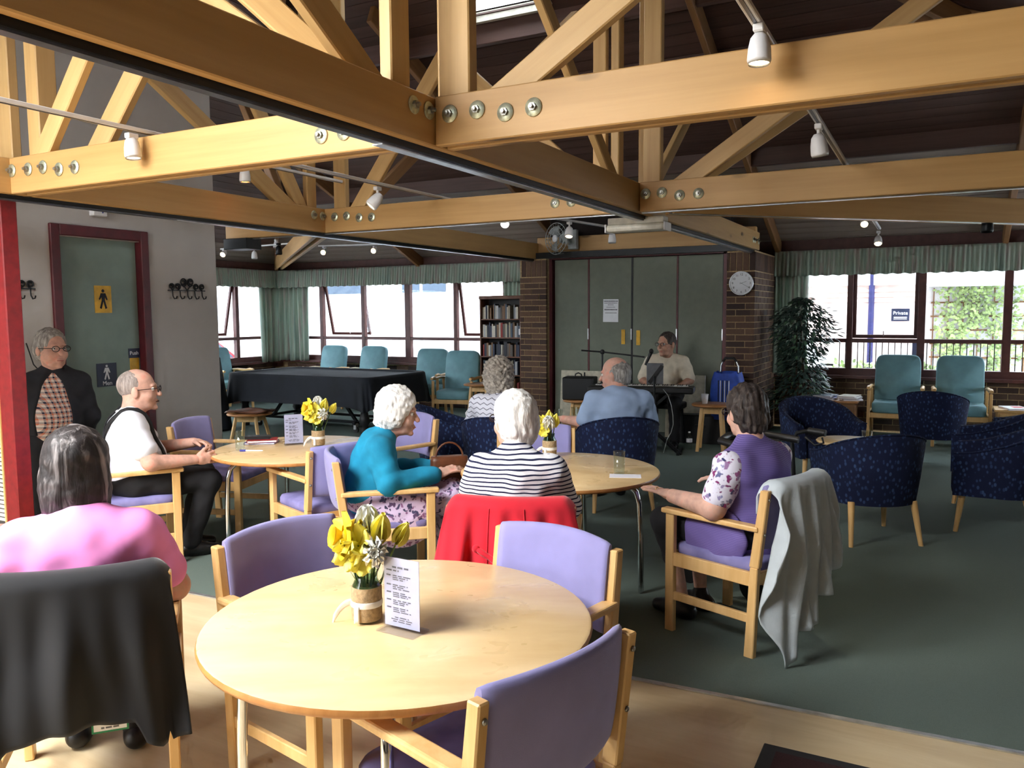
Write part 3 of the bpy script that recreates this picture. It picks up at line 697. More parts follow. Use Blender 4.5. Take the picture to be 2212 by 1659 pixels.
def _mottle():
    m = M('table_top'); t = NT(m); t.b = m.node_tree.nodes['Principled BSDF']; v = t.coord((1, 1.6, 1)); n = t.noise(v, 5, 3, .6, .8)
    src = t.b.inputs['Base Color'].links[0].from_socket; t.link(t.mix(t.ramp(n, [(.52, (0, 0, 0)), (.8, (.2, .2, .2))]), src, (196, 152, 100)), t.b.inputs['Base Color'])
    t.link(t.math('ADD', t.math('MULTIPLY', n, .3), .16), t.b.inputs['Roughness'])
_mottle()
def make_table(label, r=.565, h=.67):
    t = thing('round_table', label, 'table', group='round dining tables')
    MB().lathe([(0, h), (r-.012, h), (r-.004, h-.004)], 64).build('table_top', 'table_top', t)
    MB().lathe([(r-.004, h-.004), (r, h-.014), (r-.004, h-.024), (r-.03, h-.028), (0, h-.028)], 64).build('table_edge', 'table_edge', t)
    MB().lathe([(0, h-.03), (.26, h-.03), (.26, h-.05), (0, h-.05)], 24).build('under_plate', 'black_metal', t)
    for k in range(4):
        a = k*PI/2; c, s_ = math.cos(a), math.sin(a); rr = r-.105
        pts = [(.1, h-.055), (rr-.11, h-.055), (rr-.055, h-.066), (rr-.018, h-.1), (rr, h-.16), (rr+.01, .3), (rr+.015, .01)]
        MB().tube([(c*p, s_*p, z) for p, z in pts], .016, 12).build('leg', 'chrome', t)
    return t
tb1 = make_table('front round table with a daffodil jar and a menu stand'); tb1.location = (-1.385, 1.895, 0); tb1.rotation_euler = (0, 0, .55)
tb2 = dup(tb1, (-1.905, 4.16, 0), .1, 'round table in front of the woman in the striped top')
tb3 = dup(tb1, (-3.77, 4.07, 0), .95, 'round table with books, a pen and a glass near the man with braces')

# tub chairs
def make_tub(label):
    t = thing('tub_chair', label, 'chair', group='navy leaf-pattern tub chairs')
    a_, b_ = .285, .27
    def path(s):      # s 0..1 from right front round the back to left front
        L1 = .30; L2 = PI*.285; T = 2*L1+L2; d = s*T
        if d < L1: return Vector((.285, .26-d, 0)), Vector((1, 0, 0))
        if d > L1+L2: return Vector((-.285, -.04+(d-L1-L2), 0)), Vector((-1, 0, 0))
        th = (d-L1)/.285; return Vector((.285*math.cos(th), -.04-.24*math.sin(th), 0)), Vector((math.cos(th), -math.sin(th)*.9, 0)).normalized()
    def sec(u, v):
        p, n = path(u); k = 1-abs(2*u-1)              # 0 at arm fronts, 1 at the back
        e = k*k*(3-2*k); top = .575+.185*e
        fl = .035+.035*e
        pr = [(.0, .27), (.004, .29), (fl*.45, .45), (fl*.85, top-.03), (fl*.9-.006, top-.006), (fl*.9-.022, top), (fl*.9-.045, top-.004), (fl*.9-.06, top-.03), (fl*.3-.062, .42), (-.06, .3), (-.05, .27)]
        q = v*(len(pr)-1); i = min(int(q), len(pr)-2); f = q-i
        o = pr[i][0]*(1-f)+pr[i+1][0]*f; z = pr[i][1]*(1-f)+pr[i+1][1]*f
        return p+n*o+Vector((0, 0, z))
    b = MB(); b.grid(sec, 41, 11)
    for e in (0, 1): b.raw([sec(e, j/10) for j in range(11)], [tuple(range(11))[::(-1 if e else 1)]])
    b.build('shell', 'tub_fabric', t, weld=True)
    def pipe(u):
        p, n = path(u); k = 1-abs(2*u-1); e = k*k*(3-2*k); return p+n*((.035+.035*e)*.9-.004)+Vector((0, 0, .575+.185*e-.004))
    MB().tube([pipe(i/40) for i in range(41)], .006, 6).build('piping', 'tub_fabric', t)
    def seat(u, v):
        a = 2*PI*u; e = .4; cx = math.copysign(abs(math.cos(a))**e, math.cos(a)); sy = math.copysign(abs(math.sin(a))**e, math.sin(a))
        pr = [(0, .27), (.98, .27), (1, .3), (1, .40), (.95, .425), (.5, .435), (0, .437)]; q = v*6; i = min(int(q), 5); f = q-i
        r = pr[i][0]*(1-f)+pr[i+1][0]*f; z = pr[i][1]*(1-f)+pr[i+1][1]*f
        return Vector((cx*.235*r, .03+sy*.25*r, z))
    MB().grid(seat, 32, 7, True, True).build('seat_cushion', 'tub_fabric', t)
    for sx in (-1, 1):
        for y0, y1 in ((.2, .235), (-.2, -.27)):
            MB().tube([(sx*.21, y0, .29), (sx*.235, y1, .0)], [.024, .015], 8).build('leg', 'chair_wood', t)
    return t
u0 = make_tub('navy tub chair of the man in the pale blue shirt'); put(u0, -2.3, 6.12, -.55, .83)
for x, y, fx, fy, lb in [(-3.82, 6.05, .85, .5, 'empty navy tub chair left of the woman with curly hair'),
    (-3.12, 5.72, -.2, .98, 'navy tub chair of the woman with curly hair'),
    (-.97, 7.72, .55, -.83, 'navy tub chair facing the viewer beside the ficus'),
    (-.42, 6.02, -.5, .87, 'navy tub chair with its back to the viewer beside the grey jacket'),
    (-.07, 9.28, .06, 1, 'small far navy tub chair in front of the turquoise armchairs'),
    (.38, 7.55, -1, .12, 'middle navy tub chair of the three at the right edge'),
    (.37, 6.63, -1, .06, 'nearest navy tub chair of the three at the right edge'),
    (.66, 8.25, -.95, .1, 'farthest navy tub chair of the three at the right edge')]:
    dup(u0, (x, y, 0), facing(fx, fy), lb)

# turquoise high-back armchairs
def cushion(w, d, h, e=.3, nu=32):
    def fn(u, v):
        a = 2*PI*u; cx = math.copysign(abs(math.cos(a))**e, math.cos(a)); sy = math.copysign(abs(math.sin(a))**e, math.sin(a))
        pr = [(0, 0), (.95, 0), (1, .15), (1, .85), (.95, 1), (.5, 1.02), (0, 1.03)]; q = v*6; i = min(int(q), 5); f = q-i
        r = pr[i][0]*(1-f)+pr[i+1][0]*f; z = pr[i][1]*(1-f)+pr[i+1][1]*f
        return Vector((cx*w/2*r, sy*d/2*r, z*h))
    return MB().grid(fn, nu, 7, True, True)
def make_high(label):
    t = thing('high_back_armchair', label, 'chair', group='turquoise high-back armchairs')
    cushion(.5, .52, .12).build('seat_cushion', 'turquoise', t).location = (0, .02, .36)
    b = cushion(.5, .66, .1).build('back_cushion', 'turquoise', t); b.location = (0, -.2, .70); b.rotation_euler = (math.radians(-78)+PI, 0, 0)
    for s in (-1, 1):
        x = s*.28
        MB().bar((x, .26, 0), (x, .24, .62), .035, .035).build('front_leg', 'chair_wood', t, .005)
        MB().bar((x, -.34, 0), (x, -.22, .62), .035, .04).build('rear_leg', 'chair_wood', t, .005)
        MB().tube([(x, -.3, .63), (x, -.1, .645), (x, .12, .64), (x, .22, .655), (x, .3, .65)], [.018, .022, .022, .026, .02], 8).build('armrest', 'chair_wood', t)
        MB().box((x-.013, -.25, .3), (x+.013, .25, .36)).build('side_rail', 'chair_wood', t, .004)
    MB().box((-.28, .23, .3), (.28, .26, .36)).build('front_rail', 'chair_wood', t, .004)
    return t
a0 = make_high('turquoise armchair by the right window beside the magazine table'); put(a0, -.47, 10.6, .0, -1)
for x, y, fx, fy, lb in [(.2, 10.62, .04, -1, 'turquoise armchair by the right window nearest the right edge'),
    (-9.25, 10.65, .05, -1, 'turquoise armchair behind the pool table nearest the corner curtain'),
    (-8.4, 10.65, .05, -1, 'turquoise armchair behind the pool table, second from the corner'),
    (-6.85, 10.15, .2, -1, 'turquoise armchair at the right end of the pool table'),
    (-6.05, 9.75, .25, -1, 'turquoise armchair in front of the bookcase'),
    (-10.35, 9.55, 1, -.1, 'turquoise armchair half hidden by the grey wall in the corner')]:
    dup(a0, (x, y, 0), facing(fx, fy), lb)

# small stools and occasional tables
def stool(name, label, x, y, h, r, rz=0, cat='stool', tm='dark_stool', group='round wooden stools and side tables'):
    t = thing(name, label, cat, (x, y, 0), rz, group)
    MB().lathe([(0, h), (r-.012, h), (r, h-.012), (r-.008, h-.026), (0, h-.026)], 36).build('table_top', tm, t)
    for k in range(4):
        a = PI/4+k*PI/2; c, s_ = math.cos(a), math.sin(a)
        MB().bar((c*r*.62, s_*r*.62, h-.03), (c*r*.88, s_*r*.88, 0), .036, .036).build('leg', 'chair_wood', t, .004)
        a2 = a+PI/2; MB().bar((c*r*.64, s_*r*.64, h-.07), (math.cos(a2)*r*.64, math.sin(a2)*r*.64, h-.07), .018, .07).build('apron', 'chair_wood', t, .002)
    return t
stool('side_table', 'round side table under the black amplifier', -3.8, 8.95, .52, .235, .3, 'table')
stool('side_table', 'round side table carrying the paper cup', -2.26, 9.02, .53, .225, .15, 'table')
stool('side_table', 'round side table with two beer glasses between the tub chairs', -2.86, 6.42, .58, .26, .2, 'table')
stool('coffee_table', 'round coffee table with a tumbler between the navy tub chairs', -.66, 7.12, .5, .25, .2, 'table', 'table_top')
stool('side_table', 'small round side table beside the curly haired woman and bookcase', -5.55, 9.55, .6, .24, .2, 'table')
stool('stool', 'low wooden stool with a folded cloth by the grey wall', -7.68, 7.42, .33, .28, .4)
def side_cabinet(label, x, y, w, d, h, tm, body):
    t = thing('side_cabinet', label, 'side table', (x, y, 0))
    MB().box((-w/2, -d/2, h-.025), (w/2, d/2, h)).build('table_top', tm, t, .004)
    MB().box((-w/2+.03, -d/2+.03, .0), (w/2-.03, d/2-.03, h-.025)).build('body', body, t, .003)
    MB().box((-w/2+.05, -d/2+.022, .06), (-.01, -d/2+.032, h-.05)).build('door', body, t, .003)
    MB().box((.01, -d/2+.022, .06), (w/2-.05, -d/2+.032, h-.05)).build('door', body, t, .003)
    return t
side_cabinet('low dark side table stacked with magazines beside the ficus', -1.1, 10.35, .5, .42, .5, 'dark_stool', 'rafter')
side_cabinet('pale wooden side table with a magazine at the right edge', .8, 10.5, .55, .42, .46, 'chair_wood', 'chair_wood')
# ------------------------------------------------------------------ people: blended solids turned into one skin
def npv(v): return np.array(v, np.float32)
def cone(a, b, ra, rb, k=.03): return ('c', npv(a), npv(b), ra, rb, k)
def elli(c, r, R=None, k=.03): return ('e', npv(c), npv(r), None if R is None else np.array(R, np.float32), k)
def prim_d(p, x, y, z):
    if p[0] == 'c':
        _, a, b, ra, rb, k = p; ab = b-a; L2 = float(ab@ab)+1e-9
        px, py, pz = x-a[0], y-a[1], z-a[2]
        t = np.clip((px*ab[0]+py*ab[1]+pz*ab[2])/L2, 0, 1)
        return np.sqrt((px-t*ab[0])**2+(py-t*ab[1])**2+(pz-t*ab[2])**2)-(ra+(rb-ra)*t)
    _, c, r, R, k = p
    px, py, pz = x-c[0], y-c[1], z-c[2]
    if R is not None: px, py, pz = R[0, 0]*px+R[1, 0]*py+R[2, 0]*pz, R[0, 1]*px+R[1, 1]*py+R[2, 1]*pz, R[0, 2]*px+R[1, 2]*py+R[2, 2]*pz
    k0 = np.sqrt((px/r[0])**2+(py/r[1])**2+(pz/r[2])**2)+1e-6
    k1 = np.sqrt((px/r[0]**2)**2+(py/r[1]**2)**2+(pz/r[2]**2)**2)+1e-6
    return k0*(k0-1)/k1
def prim_box(p):
    if p[0] == 'c':
        m = max(p[3], p[4]); return np.minimum(p[1], p[2])-m, np.maximum(p[1], p[2])+m
    m = float(max(p[2])); return (p[1]-m, p[1]+m) if p[3] is not None else (p[1]-p[2], p[1]+p[2])
def field(prims, h, minus=(), planes=(), noise=None, pad=.03, grow=0):
    lo = np.min([prim_box(p)[0] for p in prims], 0)-pad-grow; hi = np.max([prim_box(p)[1] for p in prims], 0)+pad+grow
    n = np.ceil((hi-lo)/h).astype(int)+1
    ax = [(lo[i]+h*np.arange(n[i])).astype(np.float32) for i in range(3)]
    D = np.full(n, .15, np.float32)
    def sub(p, m):
        a, b = prim_box(p); s = [slice(max(0, int((a[i]-m-lo[i])/h)), min(n[i], int((b[i]+m-lo[i])/h)+2)) for i in range(3)]
        return tuple(s), ax[0][s[0]][:, None, None], ax[1][s[1]][None, :, None], ax[2][s[2]][None, None, :]
    for p in prims:
        k = p[-1]; s, x, y, z = sub(p, k+.06+grow); d = prim_d(p, x, y, z)-grow; e = D[s]
        hh = np.clip(.5+.5*(e-d)/k, 0, 1); D[s] = e*(1-hh)+d*hh-k*hh*(1-hh)
    for p in minus:
        k = p[-1]*.4; s, x, y, z = sub(p, .05); d = -prim_d(p, x, y, z); e = D[s]
        hh = np.clip(.5-.5*(e-d)/k, 0, 1); D[s] = e*(1-hh)+d*hh+k*hh*(1-hh)
    X_, Y_, Z_ = ax[0][:, None, None], ax[1][None, :, None], ax[2][None, None, :]
    for (c, nn) in planes: D = np.maximum(D, (X_-c[0])*nn[0]+(Y_-c[1])*nn[1]+(Z_-c[2])*nn[2])   # keeps the side n points away from
    if noise: D = D+noise(X_, Y_, Z_)
    return D.astype(np.float32), lo, h
def skin_mesh(D, lo, h):
    """surface nets"""
    S = D < 0; nx, ny, nz = D.shape
    c = [S[i:nx-1+i, j:ny-1+j, k:nz-1+k] for i in (0, 1) for j in (0, 1) for k in (0, 1)]
    cnt = sum(a.astype(np.int8) for a in c); act = (cnt > 0) & (cnt < 8)
    idx = np.full(act.shape, -1, np.int64); ids = np.argwhere(act); idx[act] = np.arange(len(ids))
    acc = np.zeros((len(ids), 3)); num = np.zeros(len(ids))
    i, j, k = ids.T
    off = [(a, b, c_) for a in (0, 1) for b in (0, 1) for c_ in (0, 1)]
    val = {o: D[i+o[0], j+o[1], k+o[2]] for o in off}
    for o in off:
        for d in range(3):
            if o[d] == 0:
                q = list(o); q[d] = 1; q = tuple(q); a, b = val[o], val[q]; m = (a < 0) != (b < 0)
                t = np.where(m, a/(a-b+1e-12), 0); p = np.tile(np.array(o, float), (len(ids), 1)); p[:, d] += t
                acc[m] += p[m]; num[m] += 1
    V = (ids+acc/num[:, None])*h+lo
    F = []
    for d in range(3):
        sl0 = [slice(None)]*3; sl1 = [slice(None)]*3; sl0[d] = slice(0, -1); sl1[d] = slice(1, None)
        e1, e2 = [(1, 2), (2, 0), (0, 1)][d]
        a, b = S[tuple(sl0)], S[tuple(sl1)]; ch = a != b
        P = np.argwhere(ch); P = P[(P[:, e1] > 0) & (P[:, e2] > 0) & (P[:, e1] < D.shape[e1]-1) & (P[:, e2] < D.shape[e2]-1)]
        if not len(P): continue
        def at(u, v):
            q = P.copy(); q[:, e1] -= u; q[:, e2] -= v; return idx[q[:, 0], q[:, 1], q[:, 2]]
        Q = np.stack([at(1, 1), at(0, 1), at(0, 0), at(1, 0)], 1); fl = ~S[P[:, 0], P[:, 1], P[:, 2]]; Q[fl] = Q[fl][:, ::-1]
        F.append(Q)
    return V, np.concatenate(F)
def mesh_np(name, parts, mat, parent=None, label=None):
    V = np.concatenate([p[0] for p in parts]); o = 0; Fs = []
    for v, f in parts: Fs.append(f+o); o += len(v)
    F = np.concatenate(Fs)
    me = bpy.data.meshes.new(name); me.vertices.add(len(V)); me.vertices.foreach_set('co', V.astype(np.float32).ravel())
    me.loops.add(F.size); me.loops.foreach_set('vertex_index', F.astype(np.int32).ravel())
    me.polygons.add(len(F)); me.polygons.foreach_set('loop_start', np.arange(0, F.size, 4, dtype=np.int32)); me.polygons.foreach_set('loop_total', np.full(len(F), 4, np.int32))
    me.polygons.foreach_set('use_smooth', np.ones(len(F), bool)); me.update(calc_edges=True); me.validate()
    me.materials.append(M(mat)); ob = bpy.data.objects.new(name, me); COL.objects.link(ob); ob.parent = parent
    if label: ob['label'] = label
    return ob
def sdf_obj(name, prims, h, mat, parent=None, **kw): return mesh_np(name, [skin_mesh(*field(prims, h, **kw))], mat, parent)

def people_palette():
    def skin(name, c):
        m, t = newmat(name, .55, 0, .35); v = t.coord(); n = t.noise(v, 18, 3); n2 = t.noise(v, 60, 2)
        t.link(t.ramp(n, [(.3, tuple(x*.88 for x in c)), (.55, c), (.75, (min(255, c[0]*1.04), c[1]*.9, c[2]*.88))]), t.b.inputs['Base Color'])
        t.b.inputs['Subsurface Weight'].default_value = .08; t.b.inputs['Subsurface Radius'].default_value = (.01, .004, .002); t.bump(n2, .12, .002)
    skin('skin', (212, 170, 152)); skin('skin_ruddy', (208, 162, 144)); skin('skin_tan', (180, 138, 116))
    def hair(name, c1, c2, c3, st=(60, 60, 9)):
        m, t = newmat(name, .55, 0, .3); v = t.coord(st); n = t.noise(v, 1.0, 4, .6, .6); v2 = t.coord(); n2 = t.noise(v2, 22, 2)
        c = t.ramp(n, [(.3, c1), (.5, c2), (.7, c3)]); t.link(c, t.b.inputs['Base Color']); t.bump(t.math('ADD', n, n2), .6, .01)
    hair('hair_white', (188, 184, 180), (222, 220, 216), (244, 243, 240)); hair('hair_grey', (96, 92, 90), (142, 138, 134), (188, 184, 178))
    hair('hair_dark', (30, 25, 24), (54, 46, 43), (92, 82, 76)); hair('hair_brindle', (22, 19, 20), (44, 39, 40), (138, 132, 132), (30, 30, 4))
    hair('hair_curl', (104, 98, 92), (164, 156, 146), (206, 198, 184), (40, 40, 40)); hair('hair_stubble', (112, 102, 98), (142, 130, 124), (168, 156, 150))
    plain('pink_cotton', (232, 142, 204), .85, vary=.06, nscale=5); plain('white_shirt', (228, 230, 240), .75, vary=.03, nscale=4)
    plain('teal_knit', (24, 132, 168), .9, vary=.1, nscale=9, bump=.2, bscale=200); plain('blue_shirt', (150, 172, 204), .8, vary=.06, nscale=6)
    plain('cream_shirt', (206, 196, 176), .8, vary=.06); plain('black_trousers', (22, 22, 26), .85, vary=.2); plain('navy_jacket', (30, 32, 40), .8, vary=.2, nscale=7)
    plain('jeans', (52, 60, 84), .85); plain('black_shoe', (16, 16, 18), .4); plain('elastic_black', (18, 18, 20), .7)
    def stripes(name, base, line, axis, freq, width, dist=.0):
        m, t = newmat(name, .85, 0, .2); v = t.coord(); sp = t.add('ShaderNodeSeparateXYZ')
        n = t.noise(t.coord((4, 4, 4)), 1, 2); t.link(v, sp.inputs[0])
        a = t.math('ADD', sp.outputs[axis], t.math('MULTIPLY', n, dist)); s = t.math('FRACT', t.math('MULTIPLY', a, freq))
        t.link(t.mix(t.math('LESS_THAN', s, width), base, line), t.b.inputs['Base Color'])
    stripes('striped_top', (226, 226, 232), (34, 38, 66), 2, 54, .34, .05)
    stripes('purple_knit', (118, 104, 166), (100, 86, 148), 2, 130, .35, .02)
    m, t = newmat('check_shirt', .85, 0, .2); v = t.coord(); sp = t.add('ShaderNodeSeparateXYZ'); t.link(v, sp.inputs[0])
    fx = t.math('FRACT', t.math('MULTIPLY', t.math('ADD', sp.outputs[0], sp.outputs[1]), 26)); fz = t.math('FRACT', t.math('MULTIPLY', sp.outputs[2], 30))
    a = t.math('LESS_THAN', fx, .3); b = t.math('LESS_THAN', fz, .3); a2 = t.math('GREATER_THAN', fx, .72); b2 = t.math('GREATER_THAN', fz, .72)
    c = t.mix(t.math('MULTIPLY', t.math('ADD', a2, b2), .55), (226, 216, 208), (204, 116, 84)); c = t.mix(t.math('MULTIPLY', t.math('ADD', a, b), .5), c, (34, 42, 72))
    t.link(c, t.b.inputs['Base Color'])
    def floral(name, base, cols, sc):
        m, t = newmat(name, .85, 0, .2); v = t.coord(); d = t.add('ShaderNodeTexNoise', i_Scale=sc*.8, i_Detail=2.0); t.link(v, d.inputs['Vector'])
        vv = t.add('ShaderNodeMix', data_type='VECTOR'); vv.inputs[0].default_value = .06; t.link(v, vv.inputs[4]); t.link(d.outputs['Color'], vv.inputs[5])
        vo = t.add('ShaderNodeTexVoronoi', i_Scale=sc); t.link(vv.outputs[1], vo.inputs['Vector'])
        k = t.ramp(vo.outputs['Distance'], [(.34, (1, 1, 1)), (.46, (0, 0, 0))])
        sp = t.add('ShaderNodeSeparateColor'); t.link(vo.outputs['Color'], sp.inputs[0])
        pc = t.ramp(sp.outputs[0], [(0, cols[0]), (.35, cols[1]), (.7, cols[2]), (1, cols[0])])
        t.link(t.mix(k, base, pc), t.b.inputs['Base Color'])
    floral('floral_skirt', (206, 186, 218), [(84, 78, 112), (150, 104, 148), (60, 58, 86)], 36); floral('floral_sleeve', (222, 220, 236), [(46, 48, 98), (150, 54, 110), (150, 150, 190)], 34)
    m, t = newmat('lace_knit', .9, 0, .2); v = t.coord(); sp = t.add('ShaderNodeSeparateXYZ'); t.link(v, sp.inputs[0])
    zig = t.math('ABSOLUTE', t.math('SUBTRACT', t.math('FRACT', t.math('MULTIPLY', sp.outputs[0], 16)), .5)); r = t.math('FRACT', t.math('ADD', t.math('MULTIPLY', sp.outputs[2], 26), t.math('MULTIPLY', zig, .9)))
    dots = t.math('LESS_THAN', t.math('FRACT', t.math('MULTIPLY', sp.outputs[0], 110)), .75)
    t.link(t.mix(t.math('MULTIPLY', t.math('LESS_THAN', r, .2), dots), (220, 222, 234), (72, 74, 96)), t.b.inputs['Base Color'])
    plain('eye_white', (226, 224, 220), .2); plain('eye_dark', (34, 30, 28), .2); plain('lip', (176, 104, 98), .5); plain('mouth_dark', (50, 20, 20), .8)
    plain('spectacle', (40, 26, 24), .3); glassy('lens', (235, 240, 245), .08)
    plain('gold', (214, 170, 90), .25, .9)
people_palette()

def rotm(yaw=0, pitch=0, roll=0):
    return (Matrix.Rotation(yaw, 3, 'Z') @ Matrix.Rotation(pitch, 3, 'X') @ Matrix.Rotation(roll, 3, 'Y'))
def head_prims(c, Rh, s, mouth=False, fat=1.0):
    R = np.array(Rh); cc = np.array(c)
    P = lambda v: cc+R@(np.array(v)*s)
    E = lambda v, r, k=.018: elli(P(v), np.array(r)*s, R, k)
    f = fat
    pr = [E((0, -.012, .03), (.074, .093, .086)), E((0, .018, -.03), (.062*f, .07, .086)), E((0, .036, -.086), (.046*f, .042, .03)),
          cone(P((0, .084, .008)), P((0, .106, -.03)), .008*s, .0135*s, .01), E((0, .08, .022), (.048, .012, .011), .012),
          E((.036, .056, -.036), (.025*f, .022, .026)), E((-.036, .056, -.036), (.025*f, .022, .026)),
          E((.079, -.008, -.012), (.009, .02, .032), .008), E((-.079, -.008, -.012), (.009, .02, .032), .008),
          E((0, .086, -.064), (.024, .012, .007), .008), E((0, .084, -.076), (.02, .011, .008), .008), E((0, .076, -.104), (.018, .016, .014), .014)]
    mn = [E((.031, .097, .004), (.015, .013, .009), .01), E((-.031, .097, .004), (.015, .013, .009), .01)]
    if mouth: mn.append(E((0, .098, -.072), (.017, .02, .012), .008))
    return pr, mn, P
def hand_prims(w, d, n, side, curl=.3, s=1.0, spread=1.0):
    """w wrist, d finger direction, n palm normal; side +1 right, -1 left"""
    d = Vector(d).normalized(); n = Vector(n); n = (n-d*n.dot(d)).normalized(); a = d.cross(n)*side; w = Vector(w)   # a points to the thumb side
    R = np.array(Matrix((d, a, n)).transposed())
    pr = [elli(w+d*.045*s, (.052*s, .04*s, .016*s), R, .012), cone(w-d*.02, w+d*.03*s, .024*s, .026*s, .015)]
    ln = [.036, .042, .040, .031]
    for i in range(4):
        b = w+d*(.085-.004*abs(i-1.2))*s+a*(.03-.0195*i)*s*spread; p = b; ang = curl*.55; r = .0092*s
        for j in range(3):
            q = (d*math.cos(ang)+n*math.sin(ang)+a*(.1-.07*i)*.6*spread).normalized(); L = ln[i]*(1, .72, .58)[j]*s
            pr.append(cone(p, p+q*L, r, r*.92, .006)); p = p+q*L; r *= .92; ang += curl
    b = w+d*.025*s+a*.03*s; q = (d*.75+a*.62+n*.25).normalized(); e = b+q*.042*s; q2 = (d*.92+a*.18+n*(.2+curl*.4)).normalized()
    pr += [cone(b, e, .0135*s, .011*s, .012), cone(e, e+q2*.03*s, .011*s, .0085*s, .006)]
    return pr
DEF = dict(pel=(0, -.06, .53), ch=(0, -.1, .80), nb=(0, -.085, .945), head=(0, -.03, 1.07), sh=(.165, -.1, .885), hip=(.09, -.02, .52), kn=(.11, .36, .5), an=(.11, .34, .09), el=(.245, -.02, .66), wr=(.19, .2, .67))
def person(label, loc, f, skin='skin', top=('white_shirt', .5), bottom=('black_trousers', 1.0), bulk=1.0, belly=0, hs=1.0, yaw=0, pitch=0, roll=0, h=.0075, mouth=False, fat=1.0, hands=None, hair=None, glasses=None, rz=None, extra=None, shoes='black_shoe', top_hem=.44, name='person', collar=None, arm=1.0, foldamp=.004, neck_r=.052, face=True, legs=True, topname='top', **J):
    root = thing(name, label, 'person', (loc[0], loc[1], 0), facing(*f))
    g = lambda k, sd=0: np.array(J.get(k+('R' if sd > 0 else 'L'), None) if sd and J.get(k+('R' if sd > 0 else 'L')) is not None else (lambda v: (v[0]*sd, v[1], v[2]) if sd else v)(J.get(k, DEF[k])), float)
    pel, ch, nb, hd = g('pel'), g('ch'), g('nb'), g('head'); sh = {s: g('sh', s) for s in (1, -1)}; el = {s: g('el', s) for s in (1, -1)}; wr = {s: g('wr', s) for s in (1, -1)}
    hip = {s: g('hip', s) for s in (1, -1)}; kn = {s: g('kn', s) for s in (1, -1)}; an = {s: g('an', s) for s in (1, -1)}
    sp = Vector(ch-pel).normalized(); xx = Vector((1, 0, 0)); yy = sp.cross(xx).normalized(); R = np.array(Matrix((xx, yy, sp)).transposed()); B = bulk
    mid = pel*.55+ch*.45
    torso = [elli(pel, (.165*B, .125*B, .12), R, .05), elli(mid+np.array(yy)*belly, (.155*B, (.115+belly)*B, .16), R, .06), elli(ch, (.16*B, .11*B, .165), R, .06),
             cone(sh[1]*.86+ch*.14, sh[-1]*.86+ch*.14, .068*B, .068*B, .05), cone(nb, sh[1]*.8+nb*.2+np.array((0, 0, -.015)), .05, .055, .04), cone(nb, sh[-1]*.8+nb*.2+np.array((0, 0, -.015)), .05, .055, .04)]
    armp = {s: [cone(sh[s], el[s], .052*arm, .044*arm, .03), cone(el[s], wr[s], .043*arm, .027*arm, .02)] for s in (1, -1)}
    legp = {s: [cone(hip[s], kn[s], .088*B, .062, .05), cone(kn[s], an[s], .058, .038, .03)] for s in (1, -1)}
    Rh = rotm(yaw, pitch, roll); hp, hm, HP = head_prims(hd, Rh, hs, mouth, fat)
    neck = [cone(HP((0, -.025, -.05)), nb+np.array((0, 0, -.03)), neck_r*hs, (neck_r+.008), .03)]
    shoe = {}
    for s in (1, -1):
        d_ = np.array(J.get('toe', (0.02*s, 1, 0)), float); d_ /= np.linalg.norm(d_)
        a0_ = an[s].copy(); a0_[2] = .045; shoe[s] = [cone(a0_-d_*.04, a0_+d_*.06, .042, .04, .03), cone(a0_+d_*.06, a0_+d_*.15-np.array((0, 0, .008)), .043, .032, .03), cone(an[s], a0_, .04, .04, .03)]
    shr = lambda ps, v: [(p[0], p[1], p[2], p[3]-v, p[4]-v, p[5]) if p[0] == 'c' else (p[0], p[1], p[2]-v, p[3], p[4]) for p in ps]
    body = hp+neck+shr(torso, .012)+armp[1]+armp[-1]
    if legs: body += shr(legp[1]+legp[-1], .006)
    parts = [skin_mesh(*field(body, h, minus=hm))]
    hands = hands or {}
    for s in (1, -1):
        if s in hands:
            d, n, cu = hands[s]; parts.append(skin_mesh(*field(hand_prims(wr[s], d, n, s, cu), .0042)))
    bo = mesh_np('body', parts, skin, root)
    # eyes, glasses
    if face:
        for s in (1, -1):
            e = MB().ell(HP((.031*s, .0765, .003)), (.0105*hs,)*3, 10, 8).build('eye', 'eye_white', root); MB().ell(HP((.031*s, .0835, .003)), (.005*hs,)*3, 8, 6).build('iris', 'eye_dark', e)
        MB().tube([HP((x*.02, .099-.012*x*x, -.0695)) for x in (-1, -.5, 0, .5, 1)], .0028*hs, 6).build('lips', 'mouth_dark' if mouth else 'lip', root)
    if glasses:
        gl = MB()
        for s in (1, -1):
            gl.tube([HP((.033*s+.022*math.cos(a), .106, .001+.017*math.sin(a))) for a in np.linspace(0, 2*PI, 13)[:-1]], .0026, 5, closed=True)
            gl.tube([HP((.055*s, .104, .006)), HP((.076*s, .06, .006)), HP((.081*s, -.0, .004))], .0026, 5)
        gl.tube([HP((-.011, .108, .004)), HP((.011, .108, .004))], .0026, 5); go = gl.build('glasses', glasses, root)
        for s in (1, -1): MB().raw([HP((.033*s+.021*math.cos(a), .1062, .001+.016*math.sin(a))) for a in np.linspace(0, 2*PI, 13)[:-1]], [tuple(range(12))]).build('lens', 'lens', go)
    # clothes
    rnd = random.Random(label); q = [rnd.uniform(0, 6) for _ in range(6)]
    def folds(x, y, z): return foldamp*(np.sin(x*31+z*17+q[0])*np.sin(y*27+z*23+q[1])+.7*np.sin((x+y)*44-z*38+q[2])*np.sin(z*29+x*12+q[3])+.9*np.sin(z*24+y*19+x*8+q[4])*np.sin(x*14+q[5]))
    tm, frac = top
    sl = []
